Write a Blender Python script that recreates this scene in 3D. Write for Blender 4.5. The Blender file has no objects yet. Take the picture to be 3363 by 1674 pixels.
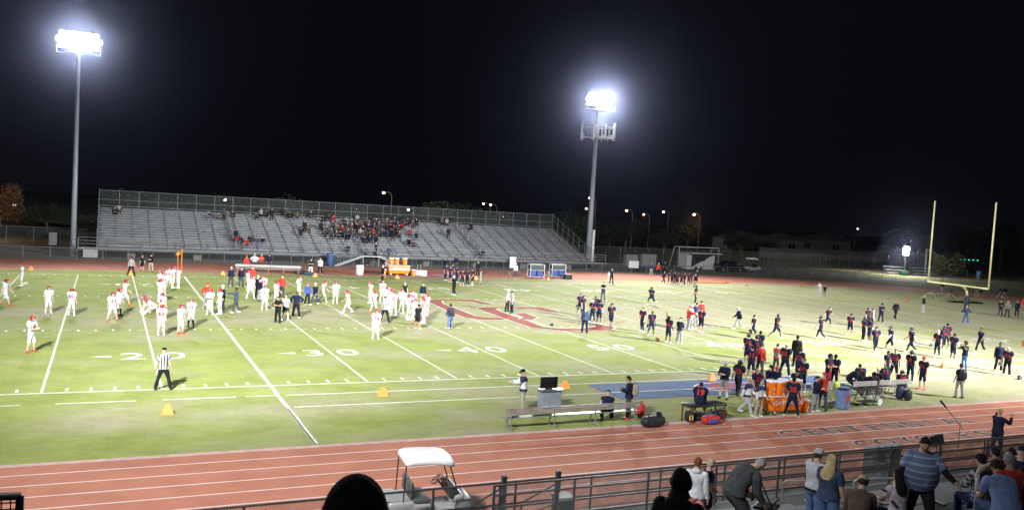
import bpy, bmesh, math, random
import numpy as np
from mathutils import Vector, Matrix
from mathutils.bvhtree import BVHTree
random.seed(7); rng = np.random.default_rng(7)
R = math.radians
S = bpy.context.scene
COL = S.collection
YD = .9144; FW = 48.77
# ------------------------------------------------------------------ camera
CC = np.array([-29.809, -39.489, 8.859]); YAW, PIT, ROL, FPX = .441192, -.058739, .060356, 2833.75
F_ = np.array([math.sin(YAW)*math.cos(PIT), math.cos(YAW)*math.cos(PIT), math.sin(PIT)])
R_ = np.array([math.cos(YAW), -math.sin(YAW), 0.]); U_ = np.cross(R_, F_)
R2 = R_*math.cos(ROL)+U_*math.sin(ROL); U2 = -R_*math.sin(ROL)+U_*math.cos(ROL)
cam = bpy.data.objects.new('camera', bpy.data.cameras.new('camera')); COL.objects.link(cam)
cam.data.sensor_width = 36; cam.data.lens = FPX/3363*36; cam.data.clip_end = 3000; cam.data.clip_start = .2
cam.matrix_world = Matrix(((R2[0], U2[0], -F_[0], CC[0]), (R2[1], U2[1], -F_[1], CC[1]), (R2[2], U2[2], -F_[2], CC[2]), (0, 0, 0, 1)))
S.camera = cam
def at(u, v, z=0., x=None, y=None, d=None):
    """the point of the real place seen at photograph pixel u,v on a known plane"""
    r = F_+R2*(u-1681.5)/FPX-U2*(v-837)/FPX
    if d is not None: return CC+r/np.linalg.norm(r)*d
    t = (x-CC[0])/r[0] if x is not None else (y-CC[1])/r[1] if y is not None else (z-CC[2])/r[2]
    return CC+r*t
TL = dict(A=(0, 1000), B=(800, 1000), C=(1600, 1000), D=(2363, 1000), I=(0, 550), J=(800, 550), K=(1600, 550), L=(2363, 550))
def px(t, x, y): return TL[t][0]+x/2.564, TL[t][1]+y/2.564
# ------------------------------------------------------------------ world, exposure
W = bpy.data.worlds.new('World'); S.world = W; W.use_nodes = True
wn = W.node_tree.nodes; bg = wn['Background']
sky = wn.new('ShaderNodeTexSky'); sky.sky_type = 'NISHITA'; sky.sun_disc = False
sky.sun_elevation = R(-4); sky.sun_rotation = R(200)
mx = wn.new('ShaderNodeMix'); mx.data_type = 'RGBA'; mx.inputs[0].default_value = .97
W.node_tree.links.new(sky.outputs[0], mx.inputs[6]); mx.inputs[7].default_value = (.0036, .0038, .0062, 1)
W.node_tree.links.new(mx.outputs[2], bg.inputs[0]); bg.inputs[1].default_value = .35
vs = S.view_settings; vs.view_transform = 'Standard'; vs.look = 'None'; vs.exposure = .8; vs.gamma = 1
# ------------------------------------------------------------------ flood lighting: four towers (two seen, two behind the home stand)
TOWERS = [(-33.1, 68.9, 24.2, 0), (34.6, 70.6, 25.0, 1), (-42., -33., 26., 0), (37., -33., 26., 0)]
def flood(x, y, z, tx, ty, P, ang, blend=.55, rad=1.2, col=(.93, .97, 1.)):
    l = bpy.data.lights.new('flood_beam', 'SPOT'); l.energy = P; l.spot_size = R(ang); l.spot_blend = blend; l.shadow_soft_size = rad; l.color = col
    o = bpy.data.objects.new('flood_beam', l); COL.objects.link(o); o.location = (x, y, z)
    o.rotation_euler = (Vector((tx, ty, 0))-Vector((x, y, z))).to_track_quat('-Z', 'Y').to_euler()
    return o
LA, RA, LB, RB = (-42, -31.7, 26), (37, -31.7, 26), (-33.1, 67.6, 23.6), (34.6, 69.3, 24.4)
BEAMS = [flood(*src, *aim, P*1e5, 2*h, 1.) for src, aim, h, P in ((LA, (-8, 40), 28, 2.4), (LA, (-6, 8), 42, .72), (RA, (2, 38), 30, 3.1), (RA, (24, 14), 50, 1.2), (RB, (38, 24), 62, .9), (LB, (-25, 10), 55, .38), (LA, (-22, -26), 46, .03), (RA, (2, -26), 40, .05))]
# ------------------------------------------------------------------ materials
M = {}
def mat(name, col, rough=.7, metal=0., var=.12, scale=3., col2=None, bump=0., spec=.4, coord='Object', det=4.):
    if name in M: return M[name]
    m = bpy.data.materials.new(name); m.use_nodes = True; nt = m.node_tree; b = nt.nodes['Principled BSDF']
    b.inputs['Roughness'].default_value = rough; b.inputs['Metallic'].default_value = metal; b.inputs['Specular IOR Level'].default_value = spec
    tc = nt.nodes.new('ShaderNodeTexCoord'); nz = nt.nodes.new('ShaderNodeTexNoise'); nz.inputs['Scale'].default_value = scale; nz.inputs['Detail'].default_value = det
    nt.links.new(tc.outputs[coord], nz.inputs['Vector'])
    cr = nt.nodes.new('ShaderNodeValToRGB'); c2 = col2 or tuple(c*(1-var*2) for c in col)
    cr.color_ramp.elements[0].position = .3; cr.color_ramp.elements[0].color = (*c2, 1); cr.color_ramp.elements[1].position = .68; cr.color_ramp.elements[1].color = (*col, 1)
    nt.links.new(nz.outputs[0], cr.inputs[0]); nt.links.new(cr.outputs[0], b.inputs['Base Color'])
    if bump:
        bp = nt.nodes.new('ShaderNodeBump'); bp.inputs['Strength'].default_value = bump; bp.inputs['Distance'].default_value = .02
        nt.links.new(nz.outputs[0], bp.inputs['Height']); nt.links.new(bp.outputs[0], b.inputs['Normal'])
    M[name] = m; return m
def emis(name, col, s):
    if name in M: return M[name]
    m = bpy.data.materials.new(name); m.use_nodes = True; b = m.node_tree.nodes['Principled BSDF']
    b.inputs['Base Color'].default_value = (*col, 1); b.inputs['Emission Color'].default_value = (*col, 1); b.inputs['Emission Strength'].default_value = s
    m.cycles.emission_sampling = 'NONE'; M[name] = m; return m
def stripes(name, ca, cb, axis, freq, thr=.5, rough=.8):
    """cloth pattern laid on the garment's own rest shape"""
    m = bpy.data.materials.new(name); m.use_nodes = True; nt = m.node_tree; b = nt.nodes['Principled BSDF']; b.inputs['Roughness'].default_value = rough
    a = nt.nodes.new('ShaderNodeAttribute'); a.attribute_name = 'rest'; sp = nt.nodes.new('ShaderNodeSeparateXYZ'); nt.links.new(a.outputs['Vector'], sp.inputs[0])
    def band(ax, fr):
        mu = nt.nodes.new('ShaderNodeMath'); mu.operation = 'MULTIPLY'; mu.inputs[1].default_value = fr; nt.links.new(sp.outputs[ax], mu.inputs[0])
        fr_ = nt.nodes.new('ShaderNodeMath'); fr_.operation = 'FRACT'; nt.links.new(mu.outputs[0], fr_.inputs[0])
        g = nt.nodes.new('ShaderNodeMath'); g.operation = 'GREATER_THAN'; g.inputs[1].default_value = thr; nt.links.new(fr_.outputs[0], g.inputs[0]); return g
    if axis == 'YZ':
        g1, g2 = band('Y', freq), band('Z', freq); g = nt.nodes.new('ShaderNodeMath'); g.operation = 'MAXIMUM'; nt.links.new(g1.outputs[0], g.inputs[0]); nt.links.new(g2.outputs[0], g.inputs[1])
    else: g = band(axis, freq)
    mi = nt.nodes.new('ShaderNodeMix'); mi.data_type = 'RGBA'; mi.inputs[6].default_value = (*ca, 1); mi.inputs[7].default_value = (*cb, 1)
    nt.links.new(g.outputs[0], mi.inputs[0]); nt.links.new(mi.outputs[2], b.inputs['Base Color']); M[name] = m; return m
def screen(name, col, cover):
    """woven wire cloth: part wire, part open"""
    m = bpy.data.materials.new(name); m.use_nodes = True; nt = m.node_tree; b = nt.nodes['Principled BSDF']; b.inputs['Base Color'].default_value = (*col, 1); b.inputs['Roughness'].default_value = .6
    tc = nt.nodes.new('ShaderNodeTexCoord'); w = nt.nodes.new('ShaderNodeTexNoise'); w.inputs['Scale'].default_value = .7; nt.links.new(tc.outputs['Object'], w.inputs['Vector'])
    ma = nt.nodes.new('ShaderNodeMath'); ma.operation = 'MULTIPLY_ADD'; ma.inputs[1].default_value = .15; ma.inputs[2].default_value = cover-.07; nt.links.new(w.outputs[0], ma.inputs[0])
    nt.links.new(ma.outputs[0], b.inputs['Alpha']); M[name] = m; return m
PAL = dict(white=(.66, .66, .68), navy=(.012, .015, .042), numred=(.4, .03, .03), black=(.012, .012, .015), red=(.62, .05, .03), crimson=(.33, .012, .02), grey=(.3, .3, .31), lgrey=(.5, .5, .53), dgrey=(.06, .06, .065),
           royal=(.05, .09, .36), tan=(.36, .3, .2), jeans=(.1, .16, .32), orange=(.85, .22, .02), green=(.15, .6, .08), brown=(.12, .09, .065), teal=(.03, .09, .1), sky=(.26, .36, .66), pink=(.62, .52, .62), khaki=(.42, .36, .26),
           hblack=(.012, .01, .009), hbrown=(.05, .028, .015), hblond=(.55, .42, .2), hgrey=(.32, .31, .3), hred=(.2, .07, .02), bluegrey=(.05, .07, .13), yellow=(.75, .8, .1))
def pm(c, kind='cloth'):
    if c in M: return M[c]
    return mat(kind+'_'+c, PAL[c], .85 if kind == 'cloth' else .3, 0, .2, 7., spec=.2 if kind == 'cloth' else .5, bump=.9 if kind == 'cloth' else 0, det=3.)
steel = mat('galvanised_steel', (.34, .35, .36), .5, .6, .12, 6.)
dsteel = mat('dark_steel', (.055, .06, .065), .5, .5, .15, 6.)
alum = mat('mill_aluminium', (.62, .62, .6), .42, .75, .1, 2.)
blackp = mat('black_plastic', (.015, .015, .017), .45, 0, .1, 8.)
whitep = mat('white_plastic', (.8, .8, .8), .35, 0, .06, 4.)
orangep = mat('orange_plastic', (.85, .19, .01), .4, 0, .08, 5.)
concrete = mat('concrete', (.2, .19, .175), .9, 0, .15, 1.5, bump=.3)
rubber = mat('rubber', (.02, .02, .02), .8)
def chain(m):   # a small helper returning node tools
    nt = m.node_tree; return nt, nt.nodes, nt.links
# turf: green and dry patches
def turf_mat():
    m = bpy.data.materials.new('turf'); m.use_nodes = True; nt, n, l = chain(m); b = n['Principled BSDF']; b.inputs['Roughness'].default_value = .9; b.inputs['Specular IOR Level'].default_value = .15
    tc = n.new('ShaderNodeTexCoord')
    def nz(sc, det=5, stretch=None, rough=.55):
        v = tc.outputs['Object']
        if stretch:
            mp = n.new('ShaderNodeMapping'); mp.inputs['Scale'].default_value = stretch; l.new(v, mp.inputs[0]); v = mp.outputs[0]
        t = n.new('ShaderNodeTexNoise'); t.inputs['Scale'].default_value = sc; t.inputs['Detail'].default_value = det; t.inputs['Roughness'].default_value = rough; l.new(v, t.inputs['Vector']); return t.outputs[0]
    def ramp(src, a, b_, ca=(0, 0, 0, 1), cb=(1, 1, 1, 1)):
        r = n.new('ShaderNodeValToRGB'); r.color_ramp.elements[0].position = a; r.color_ramp.elements[1].position = b_; r.color_ramp.elements[0].color = ca; r.color_ramp.elements[1].color = cb; l.new(src, r.inputs[0]); return r.outputs[0]
    def mix(f, a, b_, typ='MIX'):
        x = n.new('ShaderNodeMix'); x.data_type = 'RGBA'; x.blend_type = typ
        for s, v in ((0, f), (6, a), (7, b_)):
            if isinstance(v, (tuple, float, int)): x.inputs[s].default_value = v
            else: l.new(v, x.inputs[s])
        return x.outputs[2]
    # middle of the field is worn: dry factor rises towards the hash marks and the sideline strip
    sp = n.new('ShaderNodeSeparateXYZ'); l.new(tc.outputs['Object'], sp.inputs[0])
    def bell(src, c, w):
        a = n.new('ShaderNodeMath'); a.operation = 'SUBTRACT'; a.inputs[1].default_value = c; l.new(src, a.inputs[0])
        q = n.new('ShaderNodeMath'); q.operation = 'ABSOLUTE'; l.new(a.outputs[0], q.inputs[0])
        r = n.new('ShaderNodeMapRange'); r.interpolation_type = 'SMOOTHSTEP'; r.inputs[1].default_value = 0; r.inputs[2].default_value = w; r.inputs[3].default_value = 1; r.inputs[4].default_value = 0; l.new(q.outputs[0], r.inputs[0]); return r.outputs[0]
    def add(a, b_, k):
        q = n.new('ShaderNodeMath'); q.operation = 'MULTIPLY_ADD'; q.inputs[1].default_value = k; l.new(a, q.inputs[0]); l.new(b_, q.inputs[2]); return q.outputs[0]
    dry = nz(.16, 6, (1, 1.6, 1))
    dry = add(bell(sp.outputs['Y'], 21, 11), dry, .18); dry = add(bell(sp.outputs['Y'], -4.5, 5), dry, .13)
    gx = n.new('ShaderNodeMapRange'); gx.inputs[1].default_value = -32; gx.inputs[2].default_value = 25; gx.inputs[3].default_value = -.1; gx.inputs[4].default_value = .13; l.new(sp.outputs['X'], gx.inputs[0])
    ad = n.new('ShaderNodeMath'); l.new(dry, ad.inputs[0]); l.new(gx.outputs[0], ad.inputs[1]); dry = ad.outputs[0]
    dry = add(nz(1.1, 6, (1, 1, 1), .7), dry, .22)
    f = ramp(dry, .55, .78)
    green = mix(ramp(nz(.5), .35, .7), (.285, .33, .085, 1), (.38, .415, .12, 1))
    tan = mix(ramp(nz(.9), .3, .7), (.38, .35, .2, 1), (.47, .43, .28, 1))
    c = mix(f, green, tan)
    c = mix(ramp(nz(34, 3, (1, .5, 1), .7), .25, .75), mix(1., c, (.72, .75, .7, 1), 'MULTIPLY'), c)
    c = mix(ramp(nz(5, 4, (.6, 1.6, 1), .7), .2, .6), mix(1., c, (.78, .8, .76, 1), 'MULTIPLY'), c)
    c = mix(ramp(nz(1.9, 5, (.45, 1.9, 1), .65), .36, .62), mix(1., c, (.88, .87, .86, 1), 'MULTIPLY'), c)
    c = mix(ramp(nz(11, 4, (.7, 1.3, 1), .8), .3, .6), mix(1., c, (.85, .86, .83, 1), 'MULTIPLY'), c)
    l.new(c, b.inputs['Base Color'])
    bp = n.new('ShaderNodeBump'); bp.inputs['Strength'].default_value = .8; bp.inputs['Distance'].default_value = .03; l.new(nz(22, 3), bp.inputs['Height']); l.new(bp.outputs[0], b.inputs['Normal'])
    M['turf'] = m; return m
turf = turf_mat()
trackm = mat('track_rubber', (.45, .175, .112), .85, 0, .1, .8, (.36, .138, .088), bump=.25, spec=.2, det=9)
paint = mat('field_paint', (.72, .74, .68), .85, 0, .1, 3., (.44, .47, .33), det=8)
lanep = mat('lane_paint', (.72, .6, .56), .7, 0, .1, 3., (.58, .45, .4))
redp = mat('field_paint_red', (.27, .05, .032), .85, 0, .15, 2., (.2, .07, .04), det=8)
darkp = mat('track_letter_paint', (.06, .045, .045), .7, 0, .2, 3., (.14, .08, .06))
dirt = mat('packed_dirt', (.34, .28, .19), .95, 0, .15, .4, (.26, .2, .13), bump=.3)
dgrass = mat('outer_grass', (.1, .14, .035), .95, 0, .1, .3, (.07, .08, .025), bump=.4)
# ------------------------------------------------------------------ mesh helpers
class MB:
    def __init__(s): s.v = []; s.f = []; s.m = []
    def add(s, vs, fs, mi=0):
        k = len(s.v); s.v += [tuple(float(c) for c in v) for v in vs]; s.f += [tuple(i+k for i in f) for f in fs]; s.m += [mi]*len(fs); return s
    def box(s, c, d, rz=0., mi=0, ry=0., rx=0.):
        m = Matrix.Rotation(rz, 3, 'Z') @ Matrix.Rotation(ry, 3, 'Y') @ Matrix.Rotation(rx, 3, 'X')
        vs = [Vector(c)+m @ Vector((x*d[0]/2, y*d[1]/2, z*d[2]/2)) for x in (-1, 1) for y in (-1, 1) for z in (-1, 1)]
        return s.add(vs, [(0, 1, 3, 2), (4, 6, 7, 5), (0, 4, 5, 1), (2, 3, 7, 6), (0, 2, 6, 4), (1, 5, 7, 3)], mi)
    def rbox(s, c, d, b=.03, rz=0., mi=0, seg=2, taper=1.):
        bm = bmesh.new(); bmesh.ops.create_cube(bm, size=1)
        for v in bm.verts:
            t = taper if v.co.z < 0 else 1.; v.co = Vector((v.co.x*d[0]*t, v.co.y*d[1]*t, v.co.z*d[2]))
        bmesh.ops.bevel(bm, geom=bm.edges[:], offset=b, segments=seg, affect='EDGES', profile=.5)
        m = Matrix.Rotation(rz, 3, 'Z'); bm.verts.index_update()
        s.add([Vector(c)+m @ v.co for v in bm.verts], [[v.index for v in f.verts] for f in bm.faces], mi); bm.free(); return s
    def tube(s, a, b, r, n=6, r2=None, mi=0, cap=True):
        a, b = Vector(a), Vector(b); d = (b-a).normalized(); u = d.orthogonal().normalized(); w = d.cross(u); r2 = r if r2 is None else r2
        vs = [p+(u*math.cos(6.2832*i/n)+w*math.sin(6.2832*i/n))*q for p, q in ((a, r), (b, r2)) for i in range(n)]
        fs = [(i, (i+1) % n, n+(i+1) % n, n+i) for i in range(n)]
        if cap: fs += [tuple(range(n))[::-1], tuple(range(n, 2*n))]
        return s.add(vs, fs, mi)
    def path(s, pts, r, n=6, mi=0):
        for a, b in zip(pts, pts[1:]): s.tube(a, b, r, n, mi=mi)
        return s
    def lathe(s, c, prof, n=16, mi=0, axis=None):
        ax = Vector(axis or (0, 0, 1)).normalized(); u = ax.orthogonal().normalized(); w = ax.cross(u); c = Vector(c)
        vs = [c+ax*z+(u*math.cos(6.2832*i/n)+w*math.sin(6.2832*i/n))*r for r, z in prof for i in range(n)]
        fs = [(j*n+i, j*n+(i+1) % n, (j+1)*n+(i+1) % n, (j+1)*n+i) for j in range(len(prof)-1) for i in range(n)]
        fs += [tuple(range(n))[::-1], tuple(range((len(prof)-1)*n, len(prof)*n))]
        return s.add(vs, fs, mi)
    def ell(s, c, r, n=12, m_=8, mi=0, rz=0., pw=1.):
        def sp(t): return math.copysign(abs(t)**pw, t)
        mt = Matrix.Rotation(rz, 3, 'Z'); vs = []
        for j in range(1, m_):
            t = math.pi*j/m_
            for i in range(n):
                p = 6.28318*i/n; vs.append(Vector(c)+mt @ Vector((r[0]*sp(math.sin(t))*sp(math.cos(p)), r[1]*sp(math.sin(t))*sp(math.sin(p)), r[2]*sp(math.cos(t)))))
        top = len(vs); vs += [Vector(c)+Vector((0, 0, r[2])), Vector(c)-Vector((0, 0, r[2]))]
        fs = [(j*n+i, (j+1)*n+i, (j+1)*n+(i+1) % n, j*n+(i+1) % n) for j in range(m_-2) for i in range(n)]
        fs += [(top, i, (i+1) % n) for i in range(n)]+[(top+1, (m_-2)*n+(i+1) % n, (m_-2)*n+i) for i in range(n)]
        return s.add(vs, fs, mi)
    def prism(s, pts, z0, z1, mi=0):
        n = len(pts); return s.add([(x, y, z0) for x, y in pts]+[(x, y, z1) for x, y in pts], [tuple(range(n))[::-1], tuple(range(n, 2*n))]+[(i, (i+1) % n, n+(i+1) % n, n+i) for i in range(n)], mi)
    def ribbon(s, pts, w, z, mi=0):
        """flat painted line of width w along a 2D polyline"""
        p = [Vector(q[:2]) for q in pts]; vs = []
        for i, q in enumerate(p):
            d = (p[min(i+1, len(p)-1)]-p[max(i-1, 0)]).normalized(); nn = Vector((-d.y, d.x))*w/2; vs += [(q.x-nn.x, q.y-nn.y, z), (q.x+nn.x, q.y+nn.y, z)]
        return s.add(vs, [(2*i, 2*i+2, 2*i+3, 2*i+1) for i in range(len(p)-1)], mi)
    def mesh(s, name, mats, smooth=False):
        me = bpy.data.meshes.new(name); me.from_pydata(s.v, [], s.f)
        for m in (mats if isinstance(mats, (list, tuple)) else [mats]): me.materials.append(m)
        me.polygons.foreach_set('material_index', s.m)
        if smooth: me.polygons.foreach_set('use_smooth', [True]*len(s.f))
        me.validate(); me.update(); return me
    def obj(s, name, mats, parent=None, smooth=False, loc=None, rz=0.):
        o = bpy.data.objects.new(name, s.mesh(name, mats, smooth)); COL.objects.link(o)
        if parent: o.parent = parent
        if loc is not None: o.location = loc
        if rz: o.rotation_euler.z = rz
        return o
def tag(o, label=None, cat=None, group=None, kind=None):
    for k, v in (('label', label), ('category', cat), ('group', group), ('kind', kind)):
        if v: o[k] = v
    return o
def empty(name, loc, rz=0., label=None, cat=None, group=None, kind=None):
    o = bpy.data.objects.new(name, None); COL.objects.link(o); o.location = loc; o.rotation_euler.z = rz; o.empty_display_size = .2
    return tag(o, label, cat, group, kind)
def copy_tree(o, parent=None):
    c = o.copy(); COL.objects.link(c)
    if parent: c.parent = parent
    for ch in o.children: copy_tree(ch, c)
    return c
def place(proto, i, loc, rz=0., label=None, group=None, sc=1.):
    o = proto if i == 0 else copy_tree(proto); o.location = loc; o.rotation_euler.z = rz; o.scale = (sc,)*3 if isinstance(sc, (int, float)) else sc
    return tag(o, label, None, group)
def text_mb(txt, h, z, bold=0., sx=1., cx=0., cy=0., space=1., rz=0., mi=0, mb=None, left=False, shear=0.):
    """flat lettering as mesh faces in the XY plane"""
    c = bpy.data.curves.new('t', 'FONT'); c.body = txt; c.size = h/.72; c.offset = bold; c.space_character = space; c.resolution_u = 3; c.shear = shear
    c.align_x = 'LEFT' if left else 'CENTER'
    o = bpy.data.objects.new('t', c); COL.objects.link(o); bpy.context.view_layer.update()
    me = o.to_mesh(); mb = mb or MB(); ca, sa = math.cos(rz), math.sin(rz)
    vs = []
    for v in me.vertices:
        x, y = v.co.x*sx, v.co.y-h/2; vs.append((cx+x*ca-y*sa, cy+x*sa+y*ca, z))
    mb.add(vs, [tuple(p.vertices) for p in me.polygons], mi); o.to_mesh_clear(); bpy.data.objects.remove(o); bpy.data.curves.remove(c); return mb
# ------------------------------------------------------------------ ground, turf, track
MB().box((40, 150, -.15), (900, 700, .3)).obj('ground', dgrass)['kind'] = 'structure'
def oval(off_fn, n=48):
    pts = []
    for k in range(n+1):
        a = -math.pi/2+math.pi*k/n; r = 31.42+off_fn(a); pts.append((50+r*math.cos(a), 21.57+r*math.sin(a)))
    for k in range(n+1):
        a = math.pi/2+math.pi*k/n; r = 31.42+off_fn(a); pts.append((-50+r*math.cos(a), 21.57+r*math.sin(a)))
    return pts
def wide(a):
    f = max(0., math.sin(a)); return 8.3+2.9*f+(1.5*max(0, math.cos(a)) if math.sin(a) > -.2 else 0)
outer = oval(wide); inner = oval(lambda a: 0)
t = MB(); n = len(outer); t.add([(x, y, .006) for x, y in outer]+[(x, y, .006) for x, y in inner], [(i, (i+1) % n, n+(i+1) % n, n+i) for i in range(n)]); t.obj('running_track', trackm)['kind'] = 'structure'
t = MB(); t.add([(x, y, .004) for x, y in inner], [tuple(range(n))]); t.obj('turf_field', turf)['kind'] = 'structure'
t = MB()
lanes = [oval(lambda a, k=k: .0+k*1.015) for k in range(1, 9)]
for q in lanes: t.ribbon(q+[q[0]], .075, .011)
t.ribbon(inner+[inner[0]], .3, .012, 1)
for k, q in enumerate(lanes[:7]):     # small yellow exchange marks
    for x0 in (-38.5+k*.05, -34.2, -10.5+.9*k, 18.+.9*k): t.box((x0, -9.85-1.015*(k+1), .014), (.35, .13, .003), mi=2)
o = t.obj('lane_markings', [lanep, mat('kerb_paint', (.55, .36, .33), .8), mat('yellow_mark', (.75, .58, .25), .7)]); o['kind'] = 'structure'
# far apron and dirt
t = MB(); t.add([(-120, 64.4, .003), (90, 64.4, .003), (90, 95, .003), (-120, 95, .003)], [(0, 1, 2, 3)]); t.obj('gravel_apron', mat('gravel', (.2, .18, .16), .95, 0, .2, 2.))['kind'] = 'structure'
t = MB(); t.add([(92, 86, .012), (122, 90, .012), (165, 62, .012), (150, 38, .012), (118, 60, .012), (104, 72, .012)], [(5, 4, 3, 2, 1, 0)]); t.obj('dirt_infield', dirt)['kind'] = 'structure'
t = MB(); t.add([(-120, -40, .003), (120, -40, .003), (120, -18.15, .003), (-120, -18.15, .003)], [(0, 1, 2, 3)]); t.obj('concrete_walk', concrete)['kind'] = 'structure'
# field markings
t = MB(); Z = .012; rr = random.Random(3)
def line(a, b, w=.11, mi=0):
    L_ = math.dist(a, b); k = max(2, int(L_/.7)); P_ = []
    for i in range(k+1):
        f = i/k; P_.append((a[0]+(b[0]-a[0])*f+rr.uniform(-.012, .012), a[1]+(b[1]-a[1])*f+rr.uniform(-.012, .012)))
    t.ribbon(P_, w*rr.uniform(.95, 1.05), Z, mi)
for y in range(-50, 51, 5):
    if y == -25: line((y*YD, -9.5), (y*YD, FW), .16)
    else: line((y*YD, 0), (y*YD, FW), .14 if abs(y) == 50 else .105)
line((60*YD, 0), (60*YD, FW), .13); line((-60*YD, 0), (-60*YD, FW), .13)
for yy in (0, FW): line((-60*YD, yy), (60*YD, yy), .14)
for y in range(-49, 50):
    if y % 5:
        for yy in (.55, FW/3, FW*2/3, FW-.5): t.ribbon([(y*YD, yy-.27), (y*YD, yy+.27)], .12, Z)
    else:
        for yy in (FW/3, FW*2/3): t.ribbon([(y*YD-.45, yy), (y*YD+.45, yy)], .1, Z)
for x0, x1 in ((-40, -36.9), (-35.9, -32.6), (-31.4, -28.5), (-27.5, -24.6), (-24.2, -22.9)): line((x0, -1.95), (x1, -1.95), .12)
line((-22.6, -2.0), (34, -2.0), .13); line((-22.6, -4.15), (34, -4.15), .12)
line((-22.9, -4.2), (-22.9, -9.5), .05)
for y in (-40, -30, -20, -10, 0, 10, 20, 30, 40):
    s = str(50-abs(y)); x = y*YD
    for yy, rz in ((7.85, 0), (FW-7.85, math.pi)):
        a, b = (s[0], s[1]) if rz == 0 else (s[1], s[0])
        text_mb(a, 1.85, Z+.004, .012, 1.05, x-.95, yy, rz=rz, mb=t); text_mb(b, 1.85, Z+.004, .012, 1.05, x+.95, yy, rz=rz, mb=t)
        if y: 
            sg = 1 if y > 0 else -1; t.add([(x+sg*1.95, yy-.22, Z), (x+sg*1.95, yy+.22, Z), (x+sg*3., yy, Z)], [(0, 1, 2)])
o = t.obj('field_markings', [paint]); o['kind'] = 'structure'
def emblem_shape(pts): return [tuple(at(1314+x/1.8645, 887+y/1.8645)[:2]) for x, y in pts]
SH = [[(175, 190), (225, 180), (440, 182), (560, 208), (500, 208), (440, 192), (300, 186), (240, 187), (250, 205), (330, 235), (450, 282), (540, 292), (650, 295), (650, 303), (500, 303), (410, 290), (330, 262)],
      [(480, 237), (530, 228), (860, 228), (955, 252), (900, 255), (830, 238), (700, 233), (600, 232), (570, 240), (620, 262), (780, 315), (870, 350), (960, 360), (1100, 361), (1190, 353), (1215, 345), (1150, 326), (1210, 332), (1270, 345), (1300, 355), (1270, 368), (1000, 371), (810, 351), (640, 293)],
      [(706, 268), (760, 266), (830, 292), (800, 303), (742, 300), (772, 292)]]
t = MB()
for k, sh in enumerate(SH):
    pts = emblem_shape(sh); dz = .012*k; t.ribbon(pts+[pts[0]], .62, .018+dz, 0); t.ribbon(pts+[pts[0]], .36, .0225+dz, 1); bm = bmesh.new(); f_ = bm.faces.new([bm.verts.new((x, y, .024+dz)) for x, y in pts]); bmesh.ops.triangulate(bm, faces=[f_]); bm.verts.index_update(); vv = [v.co[:] for v in bm.verts]; ff = []
    for f_ in bm.faces: ids = [v.index for v in f_.verts]; ff.append(ids if f_.normal.z > 0 else ids[::-1])
    t.add(vv, ff, 1); bm.free()
o = t.obj('midfield_emblem', [paint, redp]); o['kind'] = 'structure'
t = MB()
for txt, cx, cy, ln in (('CENTENNIAL', 1.7, -12.4, 12.1), ('COYOTES', 1.95, -14.42, 8.4)):
    nn = len(txt); wd = ln/nn
    for i, ch in enumerate(txt):
        x = cx-ln/2+(i+.5)*wd; sx = 1.15 if ch != 'I' else 1.0
        for dz, g, mi in ((0, .07, 0), (.006, 0.028, 1)):
            text_mb(ch, .84, .014+dz, g, sx, x, cy, mb=t, mi=mi)
            if ch in 'ETNILYA': 
                for sy in ((-1, 1) if ch in 'NIY' else (-1,) if ch in 'TA' else (1, -1)):
                    xs = (-.2, .2) if ch in 'NA' else (0,) if ch in 'TIY' else (-.2,)
                    for xx in xs: t.box((x+xx*sx, cy+sy*.38, .0165+dz*1.3), (.24+g*1.4, .04+g*1.2, .002), mi=mi)
o = t.obj('track_lettering', [lanep, darkp]); o['kind'] = 'structure'
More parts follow.
